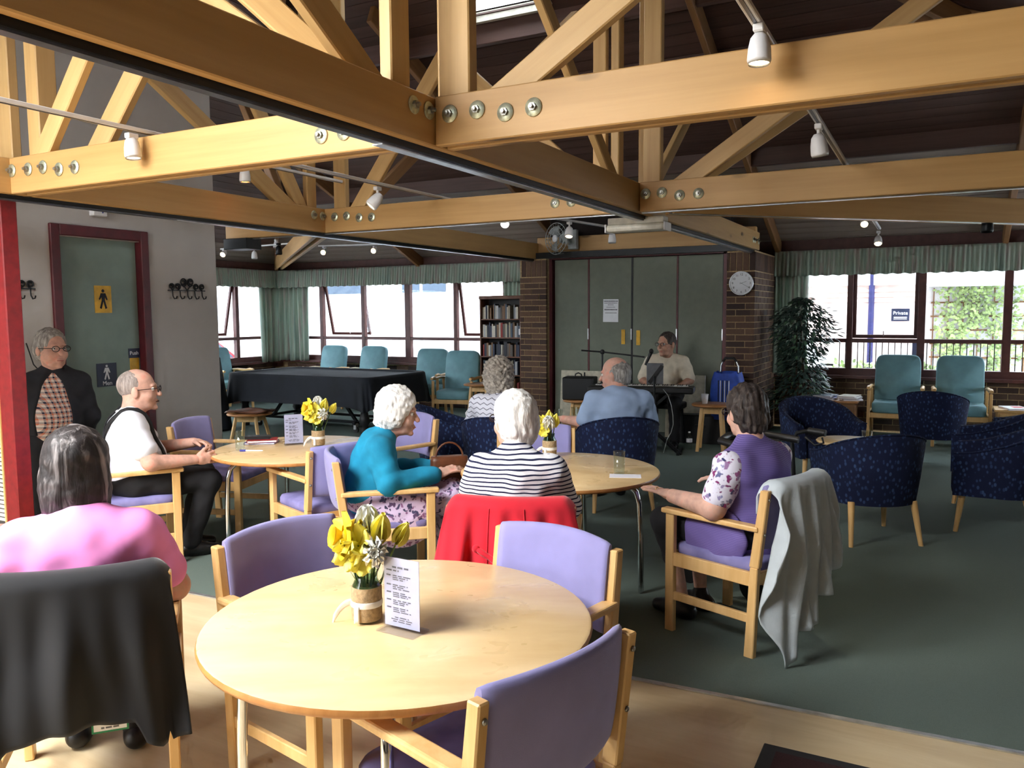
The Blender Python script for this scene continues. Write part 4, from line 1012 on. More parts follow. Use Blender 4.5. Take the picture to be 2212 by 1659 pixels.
    for s in (1, -1):
        if frac <= 0: continue
        if frac <= 1: sl.append(cone(sh[s], sh[s]+(el[s]-sh[s])*frac, .062*arm, .056*arm+.006, .035))
        else: sl += [cone(sh[s], el[s], .062*arm, .055*arm, .035), cone(el[s], el[s]+(wr[s]-el[s])*(frac-1), .053*arm, .042*arm, .025)]
    planes = [((0, 0, top_hem), (0, 0, -1))]
    tp = sdf_obj(topname, torso+sl, h*1.15, tm, root, planes=planes, noise=folds, grow=.006)
    if bottom:
        bm_, fr2 = bottom
        lp = [elli(pel, (.172*B, .132*B, .125), R, .05)]
        for s in (1, -1):
            lp.append(cone(hip[s], kn[s], .096*B, .074, .05))
            if fr2 > .5: lp.append(cone(kn[s], kn[s]+(an[s]-kn[s])*(fr2*2-1), .07, .058, .03))
        if bm_ == 'floral_skirt': lp += [elli((.2, .06, .42), (.03, .2, .15), None, .04), elli((-.2, .06, .42), (.03, .2, .15), None, .04), cone(hip[1]*.5+hip[-1]*.5, kn[1]*.5+kn[-1]*.5, .12, .1, .06), cone((kn[1]+kn[-1])/2, (kn[1]+kn[-1])/2+np.array((0, .03, -.2)), .12, .13, .05)]
        sdf_obj('trousers' if 'skirt' not in bm_ else 'skirt', lp, h*1.25, bm_, root, noise=folds)
    if legs and shoes:
        for s in (1, -1): sdf_obj('shoe', shoe[s], .008, shoes, root, planes=[((0, 0, .006), (0, 0, -1))])
    if hair: hair(root, HP, np.array(Rh), hs, hd)
    if collar: MB().tube([nb+np.array(((neck_r+.016)*math.cos(a), (neck_r+.014)*math.sin(a)-.004, .0+.012*math.sin(a+PI))) for a in np.linspace(PI/2+.35, PI/2+2*PI-.35, 20)], .0125, 8).build('collar', collar, root)
    if extra: extra(root, dict(sh=sh, el=el, wr=wr, nb=nb, ch=ch, pel=pel, HP=HP, torso=torso, R=R, hd=hd, folds=folds, planes=planes, kn=kn, hip=hip))
    return root
def project(prims, pts, off):
    """push points onto the blended surface of prims"""
    pts = np.array(pts, np.float32)
    def ev(p):
        D = np.full(len(p), .3, np.float32)
        for q in prims:
            d = prim_d(q, p[:, 0], p[:, 1], p[:, 2]); k = q[-1]; hh = np.clip(.5+.5*(D-d)/k, 0, 1); D = D*(1-hh)+d*hh-k*hh*(1-hh)
        return D
    for _ in range(6):
        d0 = ev(pts)-off; e = 1e-3; G = np.stack([(ev(pts+np.eye(3, dtype=np.float32)[i]*e)-d0-off)/e for i in range(3)], 1); G /= np.linalg.norm(G, axis=1)[:, None]+1e-6
        pts = pts-G*d0[:, None]
    return pts
def ribbon(name, pts, nrm, w, t, mat, parent):
    b = MB(); P = [Vector(p) for p in pts]; vs = []
    for i, p in enumerate(P):
        d = (P[min(i+1, len(P)-1)]-P[max(i-1, 0)]).normalized(); n = Vector(nrm[i]); s = d.cross(n).normalized(); n = s.cross(d)
        vs += [p-s*w/2, p+s*w/2, p+s*w/2+n*t, p-s*w/2+n*t]
    fs = []
    for i in range(len(P)-1):
        for k in range(4): fs.append((i*4+k, i*4+(k+1) % 4, i*4+4+(k+1) % 4, i*4+4+k))
    b.raw(vs, fs, True); return b.build(name, mat, parent)
# hair styles (head frame: y forward, z up)
def hair_maker(mat, blobs, planes=(), minus=(), amp=.006, freq=70, h=.0055, name='hair', strands=True):
    def fn(root, HP, R, s, c):
        pr = [elli(HP(b[0]), np.array(b[1])*s, R, b[2] if len(b) > 2 else .02) for b in blobs]
        mn = [elli(HP(m_[0]), np.array(m_[1])*s, R, .02) for m_ in minus]
        pl = [(HP(p), R@np.array(n)) for p, n in planes]
        def nz(x, y, z):
            if strands: return amp*(np.sin(x*freq+3*np.sin(z*40))*np.sin(y*freq+2*np.sin(z*35+x*30))+.5*np.sin((x-y)*freq*1.9+z*30))
            return amp*(np.sin(x*freq+2*np.sin(y*60))*np.sin(y*freq+1)*np.sin(z*freq+2*np.sin(x*50))*1.6+.7*np.sin(x*freq*1.7+z*40)*np.sin(z*freq*1.6+y*45))
        return sdf_obj(name, pr, h, mat, root, planes=pl, minus=mn, noise=nz)
    return fn
FACE_CUT = [((0, .052, 0), (0, 1, -.25))]
hair_short_white = hair_maker('hair_white', [((0, -.018, .038), (.088, .106, .1)), ((0, -.06, -.03), (.08, .06, .085)), ((.055, -.03, -.01), (.035, .06, .07)), ((-.055, -.03, -.01), (.035, .06, .07))], [((0, .068, .03), (0, 1, -.55))], [((0, .1, -.03), (.075, .075, .085))], .0035, 90)
hair_perm = hair_maker('hair_white', [((0, -.018, .04), (.094, .11, .108)), ((0, -.055, -.03), (.09, .07, .09)), ((.06, -.02, -.01), (.045, .07, .07)), ((-.06, -.02, -.01), (.045, .07, .07))], [((0, .075, .03), (0, 1, -.5))], [((0, .105, -.035), (.07, .075, .085))], .0042, 84, strands=False)
hair_curls = hair_maker('hair_curl', [((0, -.018, .045), (.1, .115, .115)), ((0, -.055, -.04), (.088, .065, .09)), ((.055, -.02, .0), (.05, .07, .075)), ((-.055, -.02, .0), (.05, .07, .075))], [((0, .08, .03), (0, 1, -.5))], [((0, .105, -.035), (.07, .075, .085))], .009, 78, strands=False)
hair_bob = hair_maker('hair_brindle', [((0, -.02, .04), (.094, .11, .1)), ((0, -.06, -.05), (.1, .065, .13)), ((.062, -.02, -.06), (.036, .06, .125)), ((-.062, -.02, -.06), (.036, .06, .125)), ((0, -.07, -.12), (.085, .04, .07))], [((0, .07, .03), (0, 1, -.4))], [((0, .1, -.05), (.062, .09, .11))], .0022, 60)
hair_dark_short = hair_maker('hair_dark', [((0, -.018, .04), (.09, .106, .102)), ((0, -.06, -.03), (.082, .06, .09)), ((.058, -.03, .0), (.032, .055, .06)), ((-.058, -.03, .0), (.032, .055, .06))], [((0, .065, .03), (0, 1, -.45))], [((0, .1, -.03), (.075, .075, .085)), ((.085, .005, -.03), (.02, .03, .05)), ((-.085, .005, -.03), (.02, .03, .05))], .0045, 85)
hair_balding = hair_maker('hair_grey', [((0, -.035, .02), (.081, .085, .075)), ((0, -.07, -.03), (.07, .04, .06)), ((.05, -.045, .0), (.034, .055, .06)), ((-.05, -.045, .0), (.034, .055, .06))], [((0, .04, .07), (0, .9, .32))], [((0, .1, -.03), (.085, .1, .085))], .003, 95)
hair_side_grey = hair_maker('hair_grey', [((0, -.018, .036), (.082, .1, .092)), ((0, -.055, -.02), (.076, .05, .07)), ((.055, -.03, .0), (.03, .05, .05)), ((-.055, -.03, .0), (.03, .05, .05))], [((0, .058, .04), (0, 1, -.2))], [((0, .1, -.03), (.08, .085, .085))], .003, 95)
hair_cropped = hair_maker('hair_stubble', [((0, -.022, .03), (.077, .092, .084))], [((0, .02, .03), (0, 1, .1))], [((0, .1, -.03), (.085, .085, .085)), ((0, .03, .13), (.06, .07, .045))], .001, 120)
hair_dark_crop = hair_maker('hair_dark', [((0, -.018, .034), (.079, .097, .09))], [((0, .06, .05), (0, 1, -.15))], [((0, .1, -.035), (.085, .085, .085))], .002, 100)
# ------------------------------------------------------------------ the people in the hall
person('woman with long dark grey hair in a pink T-shirt seen from behind', (-2.47, 1.66), (-.74, .67), top=('pink_cotton', .68), bottom=('black_trousers', 1), bulk=1.14, hs=1.04, h=.0065, arm=1.1,
       hair=hair_bob, head=(-.02, .0, 1.065), sh=(.17, -.09, .85), ch=(0, -.09, .78), nb=(0, -.07, .915), el=(.26, -.06, .655), wr=(.2, .18, .66), hands={1: ((-.4, 1, -.1), (0, 0, -1), .4), -1: ((.4, 1, -.1), (0, 0, -1), .4)}, anR=(.1, .2, .09), anL=(-.1, .28, .09))

def braces(root, d):
    tp = d['torso']; n = 15
    def band(pts, nm): 
        P = project(tp, pts, .013); N = [Vector(p)-Vector((0, d['ch'][1]*.5, p[2])) for p in P]; ribbon(nm, P, N, .03, .004, 'elastic_black', root)
    def lerp(a, b, m): return [tuple(np.array(a)+(np.array(b)-np.array(a))*t) for t in np.linspace(0, 1, m)]
    for s in (1, -1):
        band(lerp((0, -.3, .72), (.1*s, -.2, .95), 8)+lerp((.105*s, -.12, .99), (.105*s, .1, .9), 6)+lerp((.11*s, .12, .82), (.12*s, .16, .52), 8), 'brace')
    band(lerp((0, -.3, .72), (0, -.3, .5), 6), 'brace')
person('balding man with glasses and black braces over a white shirt, singing', (-4.48, 3.41), (.55, .83), skin='skin_ruddy', top=('white_shirt', .62), bulk=1.2, belly=.03, hs=1.13, h=.007, mouth=True, fat=1.12, arm=1.15, yaw=-.25, pitch=.03,
       hair=hair_cropped, glasses='spectacle', collar='white_shirt', head=(0, .0, 1.09), nb=(0, -.05, .945), ch=(0, -.07, .79), sh=(.19, -.06, .885), elR=(.28, .03, .665), wrR=(.24, .29, .655), elL=(-.26, .1, .67), wrL=(-.06, .32, .72), neck_r=.06,
       hands={1: ((.05, 1, .05), (-1, 0, 0), 1.15), -1: ((.6, .8, .0), (0, -.4, -1), 1.1)}, kn=(.13, .38, .5), an=(.1, .26, .1), extra=braces)

person('white haired woman in a teal cardigan and floral skirt resting her hands on the table', (-2.78, 3.69), (.75, .66), top=('teal_knit', 1.9), bottom=('floral_skirt', .9), bulk=1.06, hs=1.08, h=.0068, yaw=-.25, pitch=-.12, topname='cardigan',
       hair=hair_perm, head=(.0, .08, 1.0), nb=(0, -.01, .865), ch=(0, -.06, .745), pel=(0, -.1, .53), sh=(.165, -.04, .81), elR=(.235, -.0, .64), wrR=(.12, .28, .655), elL=(-.23, .02, .64), wrL=(-.02, .33, .66), arm=1.1, top_hem=.43,
       hands={1: ((-.35, 1, .25), (-.3, 0, -1), .25), -1: ((.1, 1, .2), (0, 0, -1), .3)}, collar='print_white', kn=(.12, .36, .5))

person('short haired woman with glasses in a navy and white striped top, seen from behind', (-1.64, 3.14), (-.36, .93), top=('striped_top', 1.35), bulk=1.05, hs=1.03, h=.0065, yaw=.72, pitch=0, topname='striped_jumper',
       hair=hair_short_white, glasses='spectacle', head=(-.02, .02, 1.085), nb=(0, -.05, .955), ch=(0, -.09, .79), sh=(.155, -.08, .875), el=(.215, .0, .70), wr=(.12, .22, .69), arm=1.05, hands={1: ((-.5, 1, 0), (0, 0, -1), .4), -1: ((.5, 1, 0), (0, 0, -1), .4)})

person('curly grey haired woman in a white lace cardigan, seen from behind', (-3.14, 5.74), (-.2, .98), top=('lace_knit', 1.9), bulk=1.12, hs=1.18, h=.008, topname='lace_cardigan', hair=hair_curls, head=(-.02, -.0, 1.03), nb=(0, -.05, .89), sh=(.175, -.08, .83), ch=(0, -.09, .75), el=(.27, .0, .64), wr=(.2, .22, .66))

person('man with swept back grey hair in a pale blue shirt', (-2.3, 6.12), (-.55, .83), skin='skin_ruddy', top=('blue_shirt', .8), bulk=1.22, hs=1.16, h=.0075, yaw=1.0, pitch=-.1, fat=1.08, topname='shirt', collar='blue_shirt', arm=1.15,
       hair=hair_balding, head=(-.01, .03, 1.06), nb=(0, -.03, .925), ch=(0, -.09, .79), sh=(.2, -.07, .86), elL=(-.27, -.02, .68), wrL=(-.42, .1, .695), elR=(.28, -.02, .64), wrR=(.2, .2, .62), neck_r=.062,
       hands={-1: ((-.7, .7, -.05), (0, 0, -1), .9), 1: ((-.3, 1, 0), (0, 0, -1), .5)})

person('man in a cream shirt and glasses singing at the keyboard', (-2.85, 9.22), (.2, -.98), skin='skin_tan', top=('cream_shirt', .85), bulk=1.16, hs=1.2, h=.0085, yaw=-.55, topname='shirt', collar='cream_shirt', arm=1.12,
       hair=hair_dark_crop, glasses='spectacle', head=(-.0, .02, 1.18), nb=(0, -.03, 1.03), ch=(0, -.07, .9), pel=(0, -.06, .6), sh=(.185, -.06, .97), el=(.27, .0, .76), wr=(.2, .2, .73), hip=(.09, 0, .58), kn=(.13, .36, .54), an=(.13, .3, .09),
       hands={1: ((-.1, 1, -.1), (0, 0, -1), .5), -1: ((.1, 1, -.1), (0, 0, -1), .5)}, top_hem=.5)

def cardigan_sleeves(root, d):
    for s in (1, -1): sdf_obj('floral_sleeve', [cone(d['sh'][s]+np.array((.02*s, 0, .0)), d['sh'][s]+(d['el'][s]-d['sh'][s])*.72, .074, .072, .03)], .0075, 'floral_sleeve', root, noise=d['folds'])
    for i in range(4): MB().ell((-.175+.004*i, .1+.0*i, .66-.075*i), (.008, .008, .008), 8, 6).build('button', 'purple_knit', root)
    MB().tube([(-.262+.0115*math.cos(a), .325, .689+.0115*math.sin(a)) for a in np.linspace(0, 2*PI, 13)[:-1]], .002, 5, closed=True).build('ring', 'gold', root)
    hem = [elli((0, -.02, .47), (.19, .19, .11), None, .04), elli((-.205, .03, .5), (.024, .17, .16), None, .03), elli((.205, .03, .5), (.024, .17, .16), None, .03)]
    sdf_obj('cardigan_hem', hem, .008, 'purple_knit', root, noise=d['folds'], planes=[((0, 0, .37), (0, 0, -1))])
person('dark haired woman in a purple cardigan with floral sleeves', (-.82, 3.935), (-.94, .34), top=('purple_knit', 0), bottom=('black_trousers', .72), bulk=1.22, hs=1.0, h=.0065, yaw=-.35, pitch=-.1, topname='cardigan', arm=1.28,
       hair=hair_dark_short, glasses='spectacle', head=(.02, .02, 1.075), nb=(0, -.03, .94), ch=(0, -.06, .77), sh=(.185, -.04, .845), belly=.03, el=(.265, .0, .655), wr=(.245, .245, .668), hip=(.1, 0, .52), kn=(.13, .37, .5), an=(.08, .3, .1), neck_r=.056,
       hands={-1: ((-.05, 1, .18), (0, 0, -1), .12), 1: ((-.1, 1, .1), (0, 0, -1), .3)}, extra=cardigan_sleeves)

def open_jacket(root, d):
    sl = [cone(d['sh'][s], d['el'][s], .058, .054, .035) for s in (1, -1)]+[cone(d['el'][s], d['el'][s]+(d['wr'][s]-d['el'][s])*.95, .052, .045, .025) for s in (1, -1)]
    sdf_obj('jacket', d['torso']+sl, .009, 'navy_jacket', root, grow=.016, noise=d['folds'], planes=[((0, 0, .74), (0, 0, -1))], minus=[elli((0, .36, .84), (.165, .34, .85), None, .02)])
    MB().tube([d['nb']+np.array((.075*math.cos(a), .07*math.sin(a), .012)) for a in np.linspace(PI*.78, PI*2.22, 16)], .016, 8).build('jacket_collar', 'navy_jacket', root)
person('grey haired man with glasses in a checked shirt and dark jacket, standing by the door', (-5.42, 3.46), (.72, -.6), skin='skin_ruddy', top=('check_shirt', .3), bottom=('navy_jacket', 1), bulk=.98, belly=.03, hs=1.14, h=.0075, yaw=.62, fat=1.1, topname='checked_shirt', collar='check_shirt',
       hair=hair_side_grey, glasses='spectacle', head=(0, .03, 1.335), nb=(0, -.02, 1.185), ch=(0, -.03, 1.0), pel=(0, -.02, .74), sh=(.15, -.03, 1.09), el=(.2, -.07, .85), wr=(.13, -.15, .66), hip=(.09, -.02, .7), kn=(.1, .02, .4), an=(.11, 0, .09), top_hem=.66,
       hands={1: ((-.6, -.3, -.8), (0, 1, 0), .5), -1: ((.6, -.3, -.8), (0, 1, 0), .5)}, extra=open_jacket, arm=.95)
person('arm of a seated person in a pale floral blouse cut by the left edge', (-3.42, 1.62), (.75, .66), top=('floral_sleeve', .9), hs=1, h=.0085, hair=hair_perm, elR=(.27, .1, .68), wrR=(.22, .36, .76), elL=(-.26, .1, .66), wrL=(-.16, .36, .68), hands={1: ((-.2, 1, .2), (0, 0, -1), .4), -1: ((.2, 1, 0), (0, 0, -1), .4)})
dup(c0, (-3.42, 1.62, 0), facing(.75, .66), 'lilac armchair just outside the left edge')
# ------------------------------------------------------------------ clothes hung over chair backs
def drape(name, label, cat, chair, mat, wt, wb, hem, front=.66, folds=5, amp=.012, seed=1, top=.815, xoff=0, sway=0, side=True):
    t = thing(name, label, cat, chair.location[:], chair.rotation_euler.z); t.location.z = 0
    rnd = random.Random(seed); ph = [rnd.uniform(0, 6) for _ in range(4)]
    def fn(u, v):
        s = 2*u-1; xr = s*wt
        ytop = -.275-.05*(1-min(1, (xr/.25)**2)); rd = .05*max(0, (abs(s)-.8)/.2)**2
        if v < .12:
            k = v/.12; z = front+(top-.02-rd-front)*k; y = ytop+.055; x = xr+xoff
        elif v < .24:
            k = (v-.12)/.12; a = PI*k; z = top-.02-rd+.02*math.sin(a); y = ytop+.05*math.cos(a)*.9+.005; x = xr+xoff
        else:
            k = (v-.24)/.76; hz = hem(s); z = top-.02-rd*(1-k)+(hz-top+.02)*k
            w = wt+(wb-wt)*k**.8
            if side and abs(s) > .86: w *= 1-.02*k
            x = s*w+xoff+sway*k
            f = amp*min(1, k*2.2)*(math.sin(s*folds*PI+ph[0]+1.2*k)+.6*math.sin(s*folds*1.9*PI+ph[1]-.8*k)); 
            y = ytop-.048-.035*k-f*1.6+.02*math.sin(k*5+s*3+ph[2])*k
            x += f*.5
        return Vector((x, y, z))
    MB().grid(fn, 72, 40).build('cloth', mat, t, solid=.007)
    return t, fn
def pw(pts):
    xs = [p[0] for p in pts]; ys = [p[1] for p in pts]; return lambda s: float(np.interp(s, xs, ys))
dj, _ = drape('black_jacket', 'black jacket hung over the chair in the left foreground', 'jacket', CH['p13'], 'black_cloth', .262, .315, pw([(-1, .2), (-.8, .26), (-.55, .33), (-.2, .36), (.2, .36), (.5, .355), (.58, .29), (.72, .265), (.78, .27), (.8, .31), (.82, .27), (1, .285)]), folds=3, amp=.008, seed=3)
rc, fn = drape('red_coat', 'bright red coat hung over the chair behind the striped top', 'coat', CH['p10'], 'red_cloth', .265, .34, pw([(-1, .32), (0, .28), (1, .34)]), folds=4, amp=.012, seed=5)
MB().tube([fn(.28+.012*i, .5+.006*i)+Vector((0, -.006, 0)) for i in range(18)], .012, 6).build('half_belt', 'red_cloth', rc); 
MB().ell(fn(.29, .505)+Vector((0, -.016, 0)), (.016, .008, .016), 10, 8).build('button', 'red_cloth', rc)
for uu in (.36, .62): MB().tube([fn(uu, .26+.02*i)+Vector((0, -.004, 0)) for i in range(34)], .003, 5).build('seam', 'red_cloth', rc)
gj, _ = drape('grey_jacket', 'pale grey linen jacket hung over the chair at the right', 'jacket', CH['p12'], 'grey_linen', .235, .29, pw([(-1, .45), (-.85, .22), (-.66, .0), (-.42, .08), (-.32, .15), (-.05, .18), (.05, .28), (.4, .3), (.6, .36), (.8, .42), (1, .5)]), folds=4.5, amp=.022, seed=11, sway=-.06)

# ------------------------------------------------------------------ things on the tables
def small_palette():
    plain('burlap', (172, 148, 114), .95, vary=.15, nscale=120, bump=.5, bscale=400); plain('lace', (240, 238, 234), .9)
    plain('petal_yellow', (252, 222, 60), .6, vary=.08); plain('petal_pale', (246, 232, 110), .6, vary=.1); plain('trumpet', (250, 196, 40), .6, vary=.12); plain('petal_white', (238, 240, 232), .6)
    plain('stem', (92, 122, 62), .6, vary=.2); plain('dark_leaf', (44, 66, 34), .6, vary=.2); glassy('clear_glass', (246, 250, 248), .05); glassy('green_glass', (205, 222, 210), .06); glassy('acrylic', (240, 242, 250), .05)
    plain('paper', (232, 230, 238), .8, vary=.02); plain('cover_red', (150, 40, 40), .5); plain('cover_blue', (70, 80, 150), .5); plain('leather_black', (24, 22, 24), .45); plain('leather_brown', (92, 52, 30), .45, vary=.2)
    plain('pen_blue', (40, 44, 150), .4); plain('beer', (226, 186, 110), .1); plain('mat_rib', (52, 24, 26), .95, vary=.3, nscale=200); plain('mat_edge', (34, 34, 36), .8)
    plain('blue_nylon', (34, 72, 170), .6, vary=.15); plain('key_white', (226, 226, 222), .4)
small_palette()
def petal_mesh(L, W, cup, mat):
    b = MB(); b.grid(lambda u, v: Vector(((2*u-1)*W*math.sin(PI*min(.98, v*.92+.04))**.7, L*v, cup*v*v-.012*(2*u-1)**2+.002*math.sin(u*9))), 7, 7); me = b.data('petal'); me.materials.append(M(mat)); return me
PET = {k: petal_mesh(L, W, c, m) for k, (L, W, c, m) in dict(y=(.05, .02, .008, 'petal_yellow'), p=(.046, .022, .022, 'petal_pale'), w=(.03, .014, .02, 'petal_white'), c=(.052, .018, .03, 'petal_pale')).items()}
TR = MB(); TR.lathe([(.003, 0), (.011, .004), (.013, .02), (.017, .03), (.021, .034), (.018, .03), (.011, .01)], 16); TRM = TR.data('trumpet'); TRM.materials.append(M('trumpet'))
def flower(parent, base, tip, d, kind, s=1.0):
    """one flower on its stem; d = direction the bloom looks"""
    base, tip, d = Vector(base), Vector(tip), Vector(d).normalized()
    st = MB().tube([base, base.lerp(tip, .5)+Vector((0, 0, .01)), tip], .0028, 6).build('flower_stem', 'stem', parent)
    q = d.to_track_quat('Z', 'Y')
    if kind == 'y': o = inst(TRM, 'trumpet', st, tip, q.to_euler(), (s, s, s*.9))
    n = {'y': 6, 'p': 6, 'c': 5, 'w': 7}[kind]; tilt = {'y': .25, 'p': .5, 'c': 1.15, 'w': .8}[kind]
    for k in range(n*(2 if kind == 'w' else 1)):
        m = q.to_matrix() @ Matrix.Rotation(2*PI*k/n+(.3 if k >= n else 0), 3, 'Z') @ Matrix.Rotation(tilt+(.4 if k >= n else 0), 3, 'X')
        inst(PET[kind], 'petal', st, tip, m.to_euler(), (s, s, s))
def jar(label, loc, rz=0, seed=0, tulips=False):
    t = thing('flower_jar', label, 'vase', loc, rz); t.scale = (1.08, 1.08, 1.25)
    MB().lathe([(0, .004), (.036, .004), (.038, .012), (.038, .085), (.03, .1), (.031, .118), (.029, .118), (.028, .101), (.036, .084), (.036, .014), (0, .012)], 28).build('glass_jar', 'green_glass', t)
    MB().lathe([(.0395, .006), (.041, .01), (.041, .08), (.0395, .084)], 32).build('burlap_sleeve', 'burlap', t)
    MB().lathe([(.042, .038), (.0428, .04), (.0428, .05), (.042, .052)], 32).build('lace_ribbon', 'lace', t)
    MB().grid(lambda u, v: Vector((-.04-.05*v+(u-.5)*.006, -.012-.006*v, .046-.044*v*v+(u-.5)*.016*(1+v))), 4, 8).build('ribbon_tail', 'lace', t, solid=.0015)
    MB().grid(lambda u, v: Vector((-.018+(u-.5)*.014, -.041-.003*v, .044-.038*v)), 4, 6).build('ribbon_tail', 'lace', t, solid=.0015)
    rnd = random.Random(seed)
    if not tulips:
        fl = [((-.05, -.02, .2), (-.75, -.5, .25), 'y', 1.25), ((-.012, -.03, .185), (-.1, -.7, .6), 'p', 1.1), ((-.03, -.03, .14), (-.3, -.9, -.2), 'p', 1.1), ((.035, .01, .19), (.25, -.35, .9), 'c', 1.25), ((.08, .02, .18), (.55, -.1, .8), 'c', 1.0), ((-.0, .03, .205), (.0, -.1, 1), 'w', 1.2), ((.03, -.03, .135), (.2, -.9, .2), 'w', 1.2), ((-.03, .02, .2), (-.3, .4, .8), 'y', 1.0), ((.0, -.035, .12), (0, -.9, -.1), 'p', .9)]
    else:
        fl = [((-.035, -.01, .15), (-.3, -.3, .9), 'c', 1.1), ((0, 0, .165), (0, -.2, 1), 'c', 1.2), ((.03, .0, .155), (.2, -.2, 1), 'c', 1.1), ((-.05, .0, .12), (-.6, -.5, .5), 'y', 1.1), ((.0, -.03, .125), (.1, -.7, .7), 'w', 1.2), ((.012, .02, .15), (0, .3, 1), 'c', 1.1), ((-.02, -.03, .1), (-.2, -.9, .2), 'p', 1.0)]
    for p, d, k, s in fl:
        if p[2] < .15: p = (p[0], p[1], p[2]+.035)
        flower(t, (p[0]*.2, p[1]*.2, .03), p, d, k, s*(1.5 if k == 'w' else 1.0))
    for i in range(5):
        a = rnd.uniform(0, 6.28); r = rnd.uniform(.03, .075); z = rnd.uniform(.13, .19)
        MB().grid(lambda u, v: Vector((math.cos(a)*r*v**1.4+(u-.5)*.012*math.sin(PI*v)*math.sin(a), math.sin(a)*r*v**1.4-(u-.5)*.012*math.sin(PI*v)*math.cos(a), .03+(z-.03)*v)), 3, 8).build('leaf', 'dark_leaf' if tulips or i < 2 else 'stem', t)
    return t
jar('burlap wrapped jar of daffodils on the front table', (-1.455, 1.83, .67), .45, 2)
jar('burlap wrapped jar of daffodils on the table with the books', (-3.72, 4.2, .67), .6, 4)
jar('jar of yellow and white flowers half hidden by the striped woman', (-2.12, 4.48, .67), .3, 6, True)
def menu_stand(label, loc, rz):
    t = thing('menu_stand', label, 'menu stand', loc, rz); t.scale = (1.25, 1.25, 1.22)
    MB().box((-.052, -.03, 0), (.052, .03, .004)).build('stand_base', 'acrylic', t)
    MB().box((-.052, -.0025, .004), (.052, -.0015, .172)).build('acrylic_front', 'acrylic', t)
    p = MB().box((-.049, -.001, .008), (.049, .0, .17)).build('menu_card', 'paper', t)
    r = [(.148, .05, -.025, .004), (.14, .035, -.042, .003)]
    for i, z in enumerate((.128, .106, .088, .07, .052)):
        r += [(z, .012, -.042, .003)]+[(z-.0045*k, .05-.008*((i+k) % 3), -.024, .0022) for k in range(3)]
    r += [(.03, .04, -.02, .002), (.025, .06, -.03, .002), (.02, .05, -.025, .002)]
    print_rows(p, r, .1, 'print_grey', -.0015, seed=3)
    return t
menu_stand('acrylic stand with a printed menu on the front table', (-1.315, 1.81, .67), -.05)
menu_stand('printed menu card standing on the table with the books', (-3.9, 4.16, .67), .85)
def tumbler(name, label, loc, r, h, fill=0, cat='glass', group=None):
    t = thing(name, label, cat, loc, 0, group)
    MB().lathe([(0, 0), (r*.86, 0), (r*.9, .004), (r, h), (r-.002, h), (r*.9-.002, .012), (0, .012)], 24).build('glass', 'clear_glass', t)
    MB().tube([(r*math.cos(a), r*math.sin(a), h) for a in np.linspace(0, 2*PI, 25)[:-1]], .0014, 5, closed=True).build('rim', 'clear_glass', t)
    if fill: MB().lathe([(0, .012), (r*.88, .012), (r*.93, fill), (0, fill)], 24).build('drink', 'beer', t)
    return t
tumbler('tumbler', 'empty straight glass on a paper napkin', (-1.55, 4.17, .671), .033, .125)
tumbler('tumbler', 'empty straight glass beside the pen', (-4.06, 3.83, .67), .033, .125)
tumbler('beer_glass', 'left of two beer glasses on the side table', (-2.96, 6.44, .58), .036, .13, .0)
tumbler('beer_glass', 'right of two beer glasses, with a little beer left', (-2.79, 6.42, .58), .036, .16, .035)
tumbler('water_tumbler', 'short water tumbler on the coffee table', (-.52, 7.1, .5), .04, .085, .0)
n_ = MB().box((-.085, -.05, 0), (.085, .05, .0015)).build('napkin', 'paper'); n_.location = (-1.5, 4.13, .67); n_.rotation_euler = (0, 0, .35); tag(n_, 'white paper napkin under the empty glass', 'napkin')
p_ = thing('pen', 'blue and white ballpoint pen on the table with the books', 'pen', (-3.96, 3.82, .676), .42)
MB().tube([(-.03, 0, 0), (.075, 0, 0), (.085, 0, 0)], [.0055, .0055, .002], 10).build('barrel', 'print_white', p_); MB().tube([(-.07, 0, 0), (-.03, 0, 0)], .0065, 10).build('cap', 'pen_blue', p_)
for i, (nm, mt, w, d, h, dx, rz, lb) in enumerate([('booklet', 'cover_blue', .21, .15, .012, 0, .55, 'blue booklet at the bottom of the small pile'), ('red_book', 'cover_red', .2, .145, .016, .01, .7, 'red book in the middle of the small pile'), ('wallet', 'leather_black', .17, .09, .02, -.03, .6, 'black wallet on top of the small pile')]):
    b = thing(nm, lb, 'book' if i < 2 else 'wallet', (-4.16+dx, 4.12, .67+[0, .012, .028][i]), rz)
    MB().box((-w/2, -d/2, 0), (w/2, d/2, .002)).box((-w/2, -d/2, h-.002), (w/2, d/2, h)).box((-w/2, -d/2, 0), (-w/2+.003, d/2, h)).build('cover', mt, b, .001); MB().box((-w/2+.003, -d/2+.004, .002), (w/2-.004, d/2-.004, h-.002)).build('pages', 'paper' if i < 2 else mt, b)
# handbag on the teal woman's lap
hb = thing('handbag', 'brown leather handbag held on the floral skirt', 'bag', (-2.5, 3.93, .575), .75)
cushion(.22, .09, .16, .5).build('bag_body', 'leather_brown', hb); MB().tube([(.08*math.cos(a), 0, .15+.09*math.sin(a)) for a in np.linspace(0, PI, 13)], .006, 6).build('bag_handle', 'leather_brown', hb)
# door mat
mt_ = thing('door_mat', 'dark red door mat with a black rubber edge at the lower right', 'mat', (.0, 2.3, 0), .0)
MB().box((-.52, -.6, .001), (1.0, .6, .008)).build('rubber_edge', 'mat_edge', mt_, .003); MB().box((-.47, -.55, .006), (.95, .55, .013)).build('pile', 'mat_rib', mt_)
